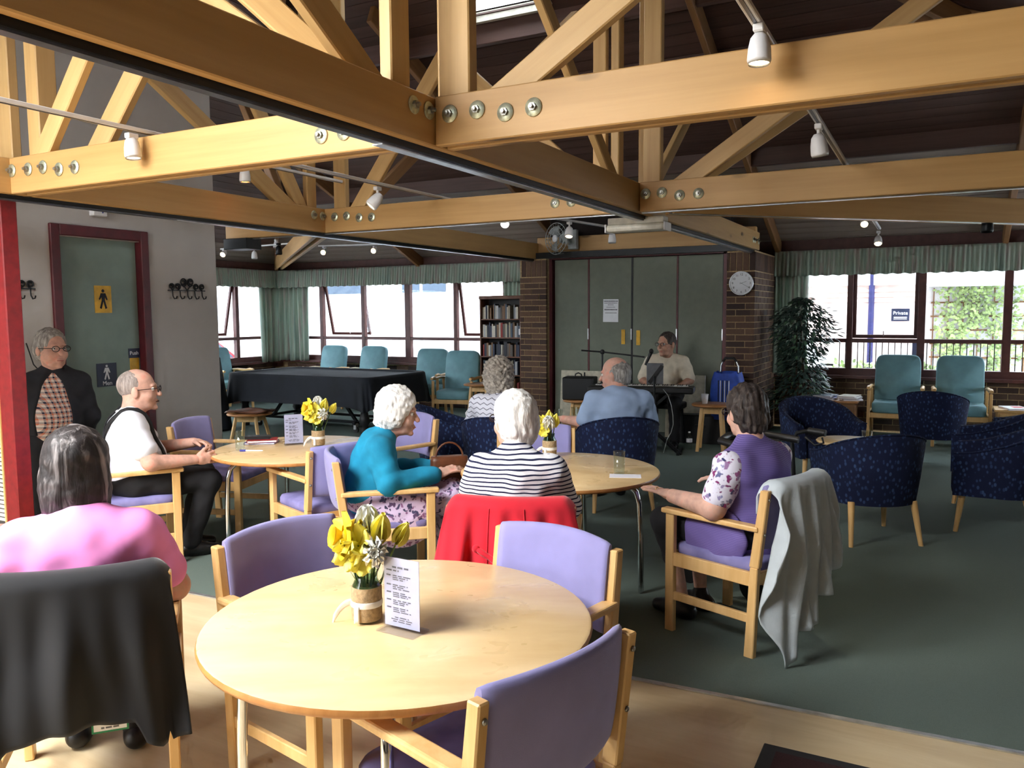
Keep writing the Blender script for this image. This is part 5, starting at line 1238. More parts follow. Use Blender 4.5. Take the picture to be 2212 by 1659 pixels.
# card hanging from the black jacket chair
cd_ = MB().box((-.055, -.001, -.04), (.055, .001, .04)).build('name_card', 'print_white'); cd_.location = (-2.36, 1.63, .245); cd_.rotation_euler = (0, 0, facing(-.74, .67)); tag(cd_, 'white card with a green border hanging below the black jacket', 'card')
plain('green_print', (40, 130, 90), .6)
b = MB()
for a_, c_ in (((-.055, -.0015, .034), (.055, -.001, .04)), ((-.055, -.0015, -.04), (.055, -.001, -.034)), ((-.055, -.0015, -.034), (-.049, -.001, .034)), ((.049, -.0015, -.034), (.055, -.001, .034))): MB().box(a_, c_).build('card_border', 'green_print', cd_)
MB().box((-.028, -.0015, -.006), (.028, -.001, .026)).build('card_picture', 'paper', cd_); print_rows(cd_, [(-.024, .055, -.027, .006)], .1, 'print_grey', -.0012)
# ------------------------------------------------------------------ red post and glazed screen with a blind at the left edge
rp = thing('screen_post', 'red painted post of the glazed screen at the left edge', 'post', (-4.965, 2.93, 0))
MB().box((-.055, -.05, 0), (.03, .05, 2.25)).build('post', 'red_paint', rp, .006); MB().box((-.1, -.045, 0), (-.055, .02, 2.25)).build('post_rebate', 'red_paint', rp, .004)
bl = thing('venetian_blind', 'white slatted blind behind the red post', 'blind', (-5.365, 2.9, 0)); sm = MB().box((-.34, -.0125, -.001), (.28, .0125, .001)).data('slat'); sm.materials.append(M('white_plastic'))
for i in range(60): inst(sm, 'slat', bl, (0, 0, .3+i*.027), (.5, 0, 0))
MB().box((-.35, -.02, 1.92), (.29, .02, 1.96)).build('head_rail', 'chair_wood', bl)
MB().box((.285, -.02, .1), (.3, .02, 1.95)).build('blind_edge', 'chair_wood', bl)
# ------------------------------------------------------------------ fittings on the grey wall
def hooks(label, y0, z):
    t = thing('coat_rack', label, 'coat hooks', (-6, y0, z)); B_ = lambda: MB()
    B_().box((.0, -.2, -.004), (.012, .2, .004)).build('rail', 'black_metal', t)
    def scroll(y, zz, r, flip): 
        pts = [(.01, y+flip*r*(1-.75*k/20)*math.sin(k*.55), zz+r*(1-.75*k/20)*-math.cos(k*.55)) for k in range(20)]
        MB().tube(pts, .006, 6).build('scroll', 'black_metal', t)
    for y, zz, r in ((-.165, .035, .03), (-.1, .035, .03), (-.04, .075, .038), (.04, .075, .038), (.1, .035, .03), (.165, .035, .03)): scroll(y, zz, r, 1 if y < 0 else -1)
    for y in (-.16, -.08, 0, .08, .16): MB().tube([(.012, y, 0), (.016, y, -.05), (.03, y+.004, -.075), (.05, y+.008, -.07), (.056, y+.01, -.05)], .0055, 6).build('hook', 'black_metal', t)
    for y in (-.04, .04): MB().tube([(.01, 0, 0), (.01, y*.6, .03), (.01, y*1.6, .05)], .005, 6).build('brace', 'black_metal', t)
    return t
hooks('black scrolled iron coat rack beside the men\'s door', 5.1, 1.775); hooks('black scrolled iron coat rack partly behind the red post', 3.52, 1.76)
sb = thing('alarm_box', 'small white alarm box above the men\'s door', 'alarm', (-6, 4.25, 2.39)); MB().box((0, -.06, -.045), (.06, .06, .045)).build('casing', 'white_plastic', sb, .006); MB().ell((.06, .02, .005), (.004, .009, .028), 10, 8).build('slot', 'pen_blue', sb)
cb = MB().tube([(-5.98, 3.62, 1.36), (-5.97, 3.66, 1.2), (-5.96, 3.72, 1.12), (-5.96, 3.7, 1.0)], .005, 6).build('wall_cable', 'black_plastic'); tag(cb, 'thin black cable on the grey wall by the standing man', 'cable')
# clock
ck = thing('wall_clock', 'round white wall clock on the brick pier', 'clock', (-2.13, 9.83, 1.885))
RX = Matrix.Rotation(PI/2, 4, 'X')
MB().lathe([(.0, 0), (.138, 0), (.142, .03), (.136, .04), (.13, .03), (.128, .022)], 36, mat=RX).build('clock_case', 'aluminium', ck); MB().lathe([(0, .0235), (.129, .0235)], 36, mat=RX).build('dial', 'print_white', ck)
for i in range(1, 13):
    a = PI/2-i*PI/6; text('numeral', str(i), .036, 'print_black', ck, face_ny(.103*math.cos(a), -.0245, .103*math.sin(a)), .0005)
for ang, L, w_ in ((PI/2-2*PI*(2.33/12), .062, .008), (PI/2-2*PI*(20/60), .1, .006)):
    MB().bar((-.02*math.cos(ang), -.026, -.02*math.sin(ang)), (L*math.cos(ang), -.026, L*math.sin(ang)), .002, w_, (0, 1, 0)).build('clock_hand', 'print_black', ck)
# wall fan
fn_ = thing('wall_fan', 'grey wall fan over the left end of the folding doors', 'fan', (-4.42, 9.62, 2.5)); FR = Matrix.Rotation(math.radians(-22), 4, 'Z') @ RX
plain('fan_grey', (170, 176, 176), .5)
for r in (.2, .15, .1): MB().tube([FR @ Vector((r*math.cos(a), r*math.sin(a), .05-.12*(r-.1))) for a in np.linspace(0, 2*PI, 25)[:-1]], .005, 5, closed=True).build('cage_ring', 'fan_grey', fn_)
for k in range(24): a = k*PI/12; MB().tube([FR @ Vector((.04*math.cos(a), .04*math.sin(a), .06)), FR @ Vector((.2*math.cos(a), .2*math.sin(a), .038)), FR @ Vector((.19*math.cos(a), .19*math.sin(a), -.05))], .002, 4).build('cage_wire', 'fan_grey', fn_)
MB().lathe([(0, .062), (.045, .062), (.045, .05), (0, .05)], 20, mat=FR).build('badge', 'print_white', fn_)
for k in range(3): MB().grid(lambda u, v: FR @ Vector((math.cos(2.1*k+(u-.5)*1.1)*(.03+.14*v), math.sin(2.1*k+(u-.5)*1.1)*(.03+.14*v), (u-.5)*.04)), 6, 4).build('blade', 'fan_grey', fn_, solid=.003)
MB().lathe([(0, -.06), (.05, -.06), (.06, -.12), (.04, -.18), (0, -.18)], 16, mat=FR).build('motor', 'fan_grey', fn_); MB().box((.08, .12, -.13), (.2, .2, .12)).build('wall_bracket', 'fan_grey', fn_, .008)
# fluorescent batten
fl_ = thing('strip_light', 'dusty white fluorescent strip light under the beam crossing', 'light', (-2.08, 5.97, 2.2), .0)
MB().box((-.22, -.06, .02), (.22, .06, .07)).build('housing', 'dirty_white', fl_, .005); MB().box((-.23, -.075, -.035), (.23, .075, .02)).build('diffuser', 'dirty_white', fl_, .02, seg=2); 
for s in (-1, 1): MB().box((s*.232-.006, -.078, -.04), (s*.232+.006, .078, .024)).build('end_cap', 'white_plastic', fl_, .003)

# ------------------------------------------------------------------ track lights
emis('lamp_warm', (255, 214, 150), 30); emis('lamp_white', (255, 246, 230), 34); emis('lamp_orange', (255, 140, 60), 16); emis('lamp_dim', (255, 236, 200), 4)
def track(label, pts, w=.035):
    t = thing('light_track', label, 'light track', pts[0])
    p0 = Vector(pts[0])
    MB().bar((0, 0, 0), Vector(pts[-1])-p0, w, .02).build('rail', 'white_plastic', t, .003)
    MB().bar((0, 0, -.011), Vector(pts[-1])-p0+Vector((0, 0, -.011)), w*.35, .004).build('rail_slot', 'track_grey', t)
    return t
def spot(label, loc, aim, lamp='lamp_warm', energy=12, drop=.07, s=1.0, body='white_plastic', col=(1, .84, .6), angle=80):
    """loc = point on the rail; the head hangs below and points along aim"""
    t = thing('track_spotlight', label, 'spotlight', loc, 0, 'track spotlights under the roof beams')
    MB().box((-.018, -.03, -.035), (.018, .03, -.008)).build('adaptor', body, t, .004)
    MB().tube([(0, 0, -.03), (0, 0, -.03-drop)], .009*s, 8).build('stem', body, t)
    q = Vector(aim).normalized().to_track_quat('Z', 'Y').to_matrix().to_4x4(); c = Vector((0, 0, -.03-drop))
    MB().lathe([(0, -.035*s), (.018*s, -.033*s), (.032*s, -.015*s), (.039*s, .02*s), (.042*s, .06*s), (.037*s, .075*s), (.034*s, .06*s)], 20, c, q).build('lamp_head', body, t)
    MB().lathe([(0, .066*s), (.034*s, .068*s)], 16, c, q).build('bulb_face', lamp or 'clear_glass', t)
    if lamp and energy:
        l = bpy.data.lights.new('spot_beam', 'SPOT'); l.energy = energy; l.color = col; l.spot_size = math.radians(angle); l.spot_blend = .6; l.shadow_soft_size = .03
        o = bpy.data.objects.new('spot_beam', l); COL.objects.link(o); o.parent = t; o.matrix_basis = Matrix.Translation(c+Vector(aim).normalized()*.09*s) @ Vector(aim).to_track_quat('-Z', 'Y').to_matrix().to_4x4()
    return t
track('white lighting track above the near right beam', [(-.575, .8, 2.53), (-.6, 5.95, 2.5)]); track('white lighting track above the yellow beam at the left', [(-3.67, .8, 2.5), (-3.67, 5.85, 2.5)])
track('short white track holding the orange spotlight', [(-4.62, 4.2, 2.69), (-4.62, 5.6, 2.69)]); track('short white track holding the dazzling spotlight', [(-3.42, 5.8, 2.44), (-3.42, 6.6, 2.44)]); track('white track over the right end of the pool table', [(-8.3, 9.5, 2.57), (-6.9, 9.5, 2.54)])
track('white lighting track over the far corner', [(-9.25, 8.5, 2.5), (-7.95, 8.5, 2.52)]); track('white lighting track in front of the folding doors', [(-3.3, 6.9, 2.44), (-3.05, 8.4, 2.44)]); track('short white lighting track above the turquoise chairs', [(-.66, 8.6, 2.47), (-.64, 9.55, 2.42)])
spot('nearest lit spotlight in front of the right beam', (-.575, 2.86, 2.515), (0, -.05, -1), 'lamp_warm', 4, .035, .95); spot('lit white spotlight between the two right beams', (-.59, 4.42, 2.5), (.12, .16, -1), 'lamp_white', 30, .06, 1.05, col=(1, .9, .7), angle=60)
spot('white spotlight over the yellow beam at the left', (-3.67, 2.82, 2.485), (.1, .0, -1), 'lamp_dim', 3, .03, 1.0); spot('angled lit spotlight below the left track', (-3.67, 4.85, 2.485), (-.45, -.45, -.7), 'lamp_warm', 14, .06, 1.1)
spot('orange glowing spotlight above the far left beam', (-4.62, 4.5, 2.68), (0, 0, -1), 'lamp_orange', 5, .04, 1.0, col=(1, .5, .2)); spot('dazzling white spotlight just below the far left beam', (-3.42, 6.35, 2.42), (.3, -.85, -.35), 'lamp_white', 8, .04, 1.0)
spot('tiny lit spotlight at the far left of the corner track', (-9.13, 8.45, 2.5), (.3, -.7, -.4), 'lamp_warm', 2, .03); spot('unlit spotlight hanging from the corner track', (-8.6, 8.5, 2.5), (0, 0, -1), None, 0, .06); spot('unlit spotlight behind the corner track', (-8.37, 8.7, 2.62), (0, -.2, -1), None, 0, .03)
spot('warm lit spotlight over the left end of the pool table', (-8.15, 9.45, 2.56), (.4, -.9, -.3), 'lamp_warm', 6, .05); spot('warm lit spotlight over the right end of the pool table', (-7.26, 9.5, 2.53), (.3, -.9, -.3), 'lamp_warm', 4, .03)
spot('lit spotlight in front of the wall fan', (-3.235, 7.3, 2.44), (.1, -.4, -.9), 'lamp_dim', 3, .06); spot('unlit spotlight in front of the folding doors', (-3.1, 8.1, 2.44), (0, 0, -1), None, 0, .06)
spot('small lit spotlight far behind the right hip beam', (-.77, 9.3, 2.53), (.1, -.8, -.5), 'lamp_warm', 3, .02); spot('warm lit spotlight above the right window pelmet', (-.645, 9.5, 2.4), (.05, -.6, -.8), 'lamp_warm', 6, .06); spot('dark unlit spotlight under the far right beam', (-.78, 8.0, 2.66), (0, 0, -1), None, 0, .05)
spot('black unlit spotlight under the right hip beam', (.29, 7.9, 2.36), (0, 0, -1), None, 0, .05, 1.15, 'black_metal'); spot('black spotlight on the pale hip beam in the far corner', (-7.95, 8.3, 2.52), (0, 0, -1), None, 0, .05, 1.1, 'black_metal')
# ------------------------------------------------------------------ covered pool table
pt = thing('pool_table', 'pool table under a black cover on a wheeled lifting frame', 'pool table', (-7.6, 8.8, 0))
def cover(u, v):
    a = 2*PI*u; e = .16; cx = math.copysign(abs(math.cos(a))**e, math.cos(a)); sy = math.copysign(abs(math.sin(a))**e, math.sin(a))
    pr = [(0, .735), (.9, .735), (.93, .75), (.985, .755), (1.0, .74), (1.01, .66), (1.035, .42), (1.04, .36)]; q = v*7; i = min(int(q), 6); f = q-i
    r = pr[i][0]*(1-f)+pr[i+1][0]*f; z = pr[i][1]*(1-f)+pr[i+1][1]*f
    drop = max(0, (v-.7)/.3); w = .02*drop*math.sin(a*11)+.012*drop*math.sin(a*23)
    return Vector((cx*(1.25*r+w), sy*(.7*r+w), z-.05*drop*(abs(cx)**6)*(abs(sy)**6)-.02*drop*math.sin(a*5)))
MB().grid(cover, 160, 22, True, True).build('dust_cover', 'drape_black', pt)
for sx in (-1, 1):
    for sy in (-1, 1):
        MB().lathe([(.05, .5), (.075, .46), (.06, .42), (.07, .36), (.045, .3), (.06, .22), (.07, .16), (.045, .12), (.06, .08), (.05, .0)], 16, (sx*1.05, sy*.52, 0)).build('turned_leg', 'black_plastic', pt)
        MB().bar((sx*.75, sy*.3, .12), (sx*.5, sy*.3, .42), .035, .035).build('frame_strut', 'black_metal', pt)
        c_ = MB().tube([(sx*.85, sy*.45-.012, .045), (sx*.85, sy*.45+.012, .045)], .042, 14).build('castor_wheel', 'black_plastic', pt); MB().box((sx*.85-.02, sy*.45-.025, .05), (sx*.85+.02, sy*.45+.025, .13)).build('castor_fork', 'aluminium', c_)
    MB().bar((sx*.85, -.5, .13), (sx*.85, .5, .13), .035, .035).build('frame_bar', 'black_metal', pt)
for sy in (-1, 1): MB().bar((-.9, sy*.3, .12), (.9, sy*.3, .12), .035, .035).build('frame_bar', 'black_metal', pt)
bc = thing('covered_stand', 'black cloth draped over an upright stand next to the grey wall', 'cover', (-8.85, 7.75, 0), -.2)
MB().grid(lambda u, v: Vector(((.26+.16*(1-v)+.012*math.sin(u*40))*math.cos(2*PI*u), (.2+.12*(1-v)+.012*math.sin(u*36))*math.sin(2*PI*u), .03+v*.95)), 60, 12, True, True).raw([Vector((.26*math.cos(2*PI*i/24), .2*math.sin(2*PI*i/24), .98)) for i in range(24)], [tuple(range(24))]).build('cloth', 'drape_black', bc)
fc = MB().grid(lambda u, v: Vector(((u-.5)*.5+.02*math.sin(v*8), (v-.5)*.4, .012+.012*math.sin(u*7+v*5)+.01*math.sin(v*13))), 14, 12).build('folded_cloth', 'leather_brown', solid=.012); fc.location = (-7.68, 7.42, .338); fc.rotation_euler = (0, 0, .5); tag(fc, 'crumpled brown cloth on the low wooden stool', 'cloth')

# ------------------------------------------------------------------ bookcase and books
bk = thing('bookcase', 'tall dark wooden bookcase beside the brick pier', 'bookcase', (-5.86, 10.8, 0)); W2, D2 = .34, .13
wood('walnut', (92, 60, 44), (124, 84, 62), 7, (1, 1, .1), .5, rand=.05)
for s in (-1, 1): MB().box((s*W2-.012, -D2, 0), (s*W2+.012, D2, 1.8)).build('side_panel', 'walnut', bk, .003)
MB().box((-W2, D2-.012, 0), (W2, D2, 1.8)).build('back_panel', 'black_plastic', bk); MB().box((-W2-.02, -D2-.01, 1.76), (W2+.02, D2, 1.81)).build('top_panel', 'walnut', bk, .004)
SH = [.08, .35, .63, .905, 1.19, 1.465]
for z in SH: MB().box((-W2+.012, -D2+.005, z-.018), (W2-.012, D2-.012, z)).build('shelf', 'walnut', bk, .002)
bcols = [(58, 64, 84), (118, 122, 128), (196, 190, 172), (44, 46, 56), (150, 52, 48), (212, 206, 190), (74, 88, 104), (92, 84, 78), (160, 150, 130), (34, 40, 60), (126, 96, 70), (182, 184, 186)]
for i, c in enumerate(bcols): plain('spine_%d' % i, c, .6, vary=.06)
BKM = {}
rb = random.Random(12)
cname = ['dark blue', 'grey', 'cream', 'black', 'red', 'ivory', 'slate blue', 'brown-grey', 'tan', 'navy', 'chestnut', 'silver']
row_n = {5: 'top', 4: 'second', 3: 'third', 2: 'fourth', 1: 'fifth'}
ordn = ['first', 'second', 'third', 'fourth', 'fifth', 'sixth', 'seventh', 'eighth', 'ninth', 'tenth', 'eleventh', 'twelfth', 'thirteenth', 'fourteenth', 'fifteenth', 'sixteenth', 'seventeenth', 'eighteenth', 'nineteenth', 'twentieth', 'twenty-first', 'twenty-second', 'twenty-third', 'twenty-fourth', 'twenty-fifth']
for si in (5, 4, 3, 2, 1):
    x = -W2+.03; k = 0
    while x < W2-.05:
        w = rb.choice([.018, .022, .026, .03, .036]); hgt = rb.uniform(.16, .225); ci = rb.randrange(12)
        if rb.random() < .08: x += .03; continue
        if w not in BKM:
            me = MB().box((0, -.065, 0), (w-.002, .065, 1)).data('book'); BKM[w] = {}
        if ci not in BKM[w]:
            me = MB().box((0, -.065, 0), (.0025, .065, 1)).box((w-.0045, -.065, 0), (w-.002, .065, 1)).box((.0025, -.065, 0), (w-.0045, -.062, 1)).box((.0025, -.06, .01), (w-.0045, .062, .99)).data('book'); me.materials.append(M('spine_%d' % ci)); BKM[w][ci] = me
        o = inst(BKM[w][ci], 'book', None, (-5.86+x, 10.8-.045, SH[si]+.0005), (0, 0, 0), (1, 1, hgt)); tag(o, '%s book, %s from the left on the %s shelf of the bookcase' % (cname[ci], ordn[min(k, 24)], row_n[si]), 'book', 'books on the bookcase shelves')
        x += w; k += 1
cb2 = MB().tube([(-5.5, 10.66, 1.78), (-5.5, 10.64, 1.4), (-5.51, 10.64, 1.3), (-5.49, 10.64, 1.0), (-5.5, 10.64, .3), (-5.5, 10.66, .02)], .004, 6).build('white_cable', 'white_plastic'); tag(cb2, 'thin white cable hanging down the side of the bookcase', 'cable')
MB().box((-.02, -.015, -.05), (.02, .015, .04)).build('cord_switch', 'white_plastic', cb2, .006).location = (-5.505, 10.635, 1.28)

# ------------------------------------------------------------------ keyboard player's gear
kb = thing('keyboard', 'black electric keyboard in front of the singing man', 'keyboard', (-2.95, 8.62, .665), .2)
MB().box((-.58, -.15, 0), (.58, .17, .07)).build('keyboard_body', 'black_plastic', kb, .02, seg=2)
wk = MB().box((0, 0, 0), (.0215, .13, .012)).data('white_key'); wk.materials.append(M('key_white')); bkk = MB().box((0, 0, 0), (.011, .085, .01)).data('black_key'); bkk.materials.append(M('black_plastic'))
for i in range(44):
    inst(wk, 'white_key', kb, (-.52+i*.0235, .03, .066))
    if i % 7 in (0, 1, 3, 4, 5): inst(bkk, 'black_key', kb, (-.502+i*.0235, .03, .076))
ks = thing('keyboard_stand', 'black crossed stand under the keyboard', 'stand', (-2.95, 8.64, 0), .2)
for s in (-1, 1):
    MB().bar((s*.42, -.1, .02), (-s*.3, -.1, .655), .03, .03).build('cross_leg', 'black_metal', ks); MB().bar((s*.42, -.22, .02), (s*.42, .22, .02), .03, .03).build('foot_bar', 'black_metal', ks); MB().bar((s*.3, -.16, .65), (s*.3, .16, .65), .03, .025).build('rest_bar', 'black_metal', ks)
ps = thing('piano_stool', 'black padded stool under the keyboard player', 'stool', (-2.85, 9.25, 0)); cushion(.42, .32, .07).build('seat_pad', 'black_plastic', ps).location = (0, 0, .43)
for sx in (-1, 1):
    for sy in (-1, 1): MB().bar((sx*.15, sy*.11, .43), (sx*.17, sy*.13, 0), .025, .025).build('leg', 'black_metal', ps)
ms = thing('microphone_stand', 'black boom microphone stand beside the amplifier', 'microphone stand', (-3.46, 8.74, 0))
MB().tube([(0, 0, .12), (0, 0, 1.1)], .012, 8).build('pole', 'black_metal', ms); MB().tube([(0, 0, .72), (0, 0, .83)], .022, 10).build('height_clutch', 'black_plastic', ms)
MB().tube([(-.22, -.1, 1.12), (0, 0, 1.1), (.5, .02, 1.05)], .009, 8).build('boom_arm', 'black_metal', ms); MB().ell((0, 0, 1.1), (.03, .025, .03), 10, 8).build('boom_joint', 'black_plastic', ms)
for k in range(3): a = k*2.1+.5; MB().tube([(0, 0, .14), (.3*math.cos(a), .3*math.sin(a), .012)], .01, 6).build('leg', 'black_metal', ms)
mc = thing('microphone', 'black handheld microphone in front of the singer\'s mouth', 'microphone', (-2.93, 8.76, 1.03)); MB().tube([(-.02, .0, -.07), (.03, .03, .06)], [.014, .02], 12).build('handle', 'black_metal', mc); MB().ell((.037, .034, .085), (.026, .026, .03), 12, 10).build('grille', 'black_plastic', mc)
ts = thing('tablet_stand', 'black tripod stand holding the grey tablet', 'stand', (-2.76, 8.5, 0))
MB().tube([(0, 0, .1), (0, 0, .86)], .012, 8).build('pole', 'black_metal', ts)
for k in range(3): a = k*2.094+.3; MB().tube([(0, 0, .25), (.26*math.cos(a), .26*math.sin(a), .015)], .012, 6).build('leg', 'black_metal', ts); MB().tube([(.26*math.cos(a)-.01, .26*math.sin(a), .015), (.3*math.cos(a), .3*math.sin(a), .015)], .016, 6).build('rubber_foot', 'black_plastic', ts)
tb = thing('tablet', 'grey tablet seen from behind with a black clamp', 'tablet', (-2.76, 8.52, .885), .25); MB().box((-.09, -.006, -.115), (.09, .006, .115)).build('casing', plain('tablet_grey', (96, 98, 102), .5), tb, .006); MB().bar((-.06, -.012, -.1), (.08, -.012, .09), .01, .04).build('clamp', 'black_plastic', tb)
cbl = MB().tube([(-2.66, 8.5, .72), (-2.6, 8.48, .66), (-2.555, 8.46, .55), (-2.535, 8.45, .45), (-2.53, 8.45, .35), (-2.555, 8.455, .26), (-2.6, 8.46, .18), (-2.64, 8.47, .03)], .0035, 6).build('cable', 'fan_grey'); tag(cbl, 'pale cable looping down from the keyboard', 'cable')
am = thing('amplifier', 'black amplifier box on the round side table', 'amplifier', (-3.82, 8.93, .52), .2)
MB().box((-.19, -.13, 0), (.19, .13, .27)).build('cabinet', 'black_plastic', am, .012); MB().box((-.165, -.135, .02), (.165, -.128, .25)).build('grille', 'black_metal', am); MB().tube([(-.06, 0, .27), (-.055, 0, .3), (-.02, 0, .315), (.015, 0, .3), (.02, 0, .27)], .008, 8).build('carry_handle', 'black_plastic', am)
MB().tube([(.05, .03, .27), (.05, .03, .32)], .009, 8).build('jack_plug', 'black_metal', am)
plain('cream_panel', (188, 182, 162), .7)
for x, y, w, z1, rx, rz, lb in ((-4.15, 9.72, .62, .8, -.1, 0, 'cream panel leaning on the folding doors behind the amplifier'), (-2.78, 9.75, .48, .78, -.1, .1, 'cream panel leaning on the folding doors behind the singer')):
    o = thing('leaning_panel', lb, 'panel', (x, y, .0), rz); p = MB().box((-w/2, 0, 0), (w/2, .02, z1)).build('board', 'cream_panel', o, .003); p.rotation_euler = (rx, 0, 0); e_ = MB().box((w/2-.008, -.002, 0), (w/2, .022, z1)).build('edge_strip', 'aluminium', p)
cs = thing('equipment_case', 'black equipment case on the floor behind the keyboard', 'case', (-2.5, 9.5, 0), .1); MB().box((-.35, -.1, 0), (.3, .1, .34)).build('case_body', 'black_plastic', cs, .01); MB().box((-.06, -.115, .2), (.06, -.1, .23)).build('case_handle', 'black_metal', cs)
# blue shopping trolley
tr = thing('shopping_trolley', 'blue shopping trolley bag standing by the brick pier', 'trolley', (-2.2, 9.5, 0), -.1)
def bag(u, v):
    a = 2*PI*u; e = .35; cx = math.copysign(abs(math.cos(a))**e, math.cos(a)); sy = math.copysign(abs(math.sin(a))**e, math.sin(a)); k = 1+.12*math.sin(PI*v)
    return Vector((cx*.165*k*(1-.12*max(0, v-.85)/.15), sy*.1*k, .3+.55*v+.01*math.sin(a*5)*v))
MB().grid(bag, 48, 12, True, True).build('bag', 'blue_nylon', tr)
for i in range(6): MB().box((-.075+i*.025, -.118, .38), (-.066+i*.025, -.112, .76)).build('stripe', 'print_white' if i % 2 else 'black_plastic', tr)
MB().tube([(-.11, .06, .1), (-.1, .06, .92), (-.07, .06, 1.0), (.07, .06, 1.0), (.1, .06, .92), (.11, .06, .1)], .009, 8).build('tube_frame', 'chrome', tr); MB().tube([(-.08, .06, .97), (-.05, .06, 1.01), (.05, .06, 1.01), (.08, .06, .97)], .016, 8).build('grip', 'black_plastic', tr)
MB().tube([(-.13, -.06, .3), (-.13, -.06, .05), (-.1, -.06, .02), (.1, -.06, .02), (.13, -.06, .05), (.13, -.06, .3)], .008, 8).build('front_stand', 'chrome', tr)
for s in (-1, 1): MB().tube([(s*.14, .06, .07), (s*.17, .06, .07)], .07, 16).build('wheel', 'black_plastic', tr)
cu = thing('paper_cup', 'white paper cup on the round side table by the trolley', 'cup', (-2.33, 8.98, .53)); MB().lathe([(0, .003), (.03, .0), (.04, .105), (.038, .105), (.028, .006)], 20).build('cup_wall', 'print_white', cu); MB().tube([(.04*math.cos(a), .04*math.sin(a), .105) for a in np.linspace(0, 2*PI, 21)[:-1]], .003, 6, closed=True).build('rolled_rim', 'print_white', cu)
bt = thing('water_bottle', 'clear plastic water bottle on the carpet', 'bottle', (-2.5, 8.98, .004)); MB().lathe([(0, 0), (.03, 0), (.033, .01), (.033, .13), (.028, .155), (.013, .175), (.012, .19), (0, .19)], 20).build('bottle_body', 'clear_glass', bt); MB().lathe([(.0335, .08), (.0335, .12)], 20).build('label_band', 'paper', bt); MB().lathe([(.014, .185), (.014, .2), (0, .2)], 14).build('cap', 'print_white', bt)

# ------------------------------------------------------------------ wheeled walker beside the woman in purple, canes
wkr = thing('walker', 'black wheeled walker standing beyond the purple cardigan', 'walker', (-.93, 4.66, 0), facing(-.94, .34))
for s in (-1, 1):
    MB().tube([(s*.25, -.16, .06), (s*.25, -.1, .8), (s*.25, -.13, .86), (s*.25, -.2, .88)], .012, 8).build('rear_tube', 'black_metal', wkr); MB().tube([(s*.25, -.2, .88), (s*.25, -.3, .875)], .019, 10).build('hand_grip', 'black_plastic', wkr)
    MB().tube([(s*.25, .25, .08), (s*.25, .0, .55), (s*.25, -.1, .6)], .012, 8).build('front_tube', 'black_metal', wkr); MB().tube([(s*.25, -.18, .84), (s*.25, -.24, .8), (s*.25, -.29, .82), (s*.25, -.28, .85)], .006, 6).build('brake_lever', 'black_plastic', wkr)
    for y in (-.17, .25): MB().tube([(s*.25-.014, y, .08), (s*.25+.014, y, .08)], .08, 16).build('wheel', 'black_plastic', wkr)
MB().box((-.24, -.12, .55), (.24, .1, .59)).build('seat_board', 'black_plastic', wkr, .01); MB().tube([(-.25, -.14, .82), (-.2, .08, .84), (0, .16, .84), (.2, .08, .84), (.25, -.14, .82)], .022, 8).build('back_strap', 'leather_black', wkr)
cn = thing('walking_stick', 'white crook handled walking stick in the empty tub chair', 'walking stick', (-3.5, 5.82, 0)); MB().tube([(.0, .0, .44), (-.02, 0, .68), (-.03, .0, .72), (.0, 0, .755), (.05, 0, .75), (.075, 0, .71), (.08, 0, .69)], .008, 8).build('crook', 'white_plastic', cn); MB().tube([(.02, .02, .45), (0, 0, .46)], .01, 8).build('ferrule', 'black_plastic', cn)
lp_ = MB().tube([(-2.62+.05*math.cos(a), 6.2+.02*math.sin(a), .7+.055*math.sin(a)) for a in np.linspace(0, 2*PI, 17)[:-1]], .006, 6, closed=True).build('looped_cable', 'white_plastic'); tag(lp_, 'white loop of cable by the hand of the man in blue', 'cable')

# ------------------------------------------------------------------ magazines
for (x, y, z, n, seed, lb) in ((-1.22, 10.33, .5, 5, 2, 'left pile'), (-.95, 10.36, .5, 4, 5, 'right pile')):
    rm = random.Random(seed)
    for i in range(n):
        w, d, hh = rm.uniform(.19, .23), rm.uniform(.24, .29), rm.uniform(.008, .014); mm = ['paper', 'spine_6', 'print_white', 'spine_8', 'cover_blue'][(i+seed) % 5]
        t = thing('magazine', 'magazine number %s from the bottom in the %s beside the ficus' % (['one', 'two', 'three', 'four', 'five'][i], lb), 'magazine', (x+rm.uniform(-.02, .02), y+rm.uniform(-.02, .02), z), rm.uniform(-.25, .25), 'magazines on the dark side table')
        MB().box((-w/2, -d/2, 0), (w/2, d/2, .001)).box((-w/2, -d/2, hh-.001), (w/2, d/2, hh)).build('cover', mm, t); MB().box((-w/2+.002, -d/2+.002, .001), (w/2-.002, d/2-.002, hh-.001)).build('pages', 'paper', t); z += hh
t = thing('magazine', 'magazine with a red and white cover at the right edge', 'magazine', (.72, 10.45, .46), .3); MB().box((-.11, -.15, 0), (.11, .15, .018)).build('pages', 'paper', t); MB().box((-.11, -.15, .018), (.11, .15, .02)).build('cover', 'print_white', t); MB().box((-.02, -.05, .02), (.09, .08, .0205)).build('cover_picture', 'red_cloth', t)

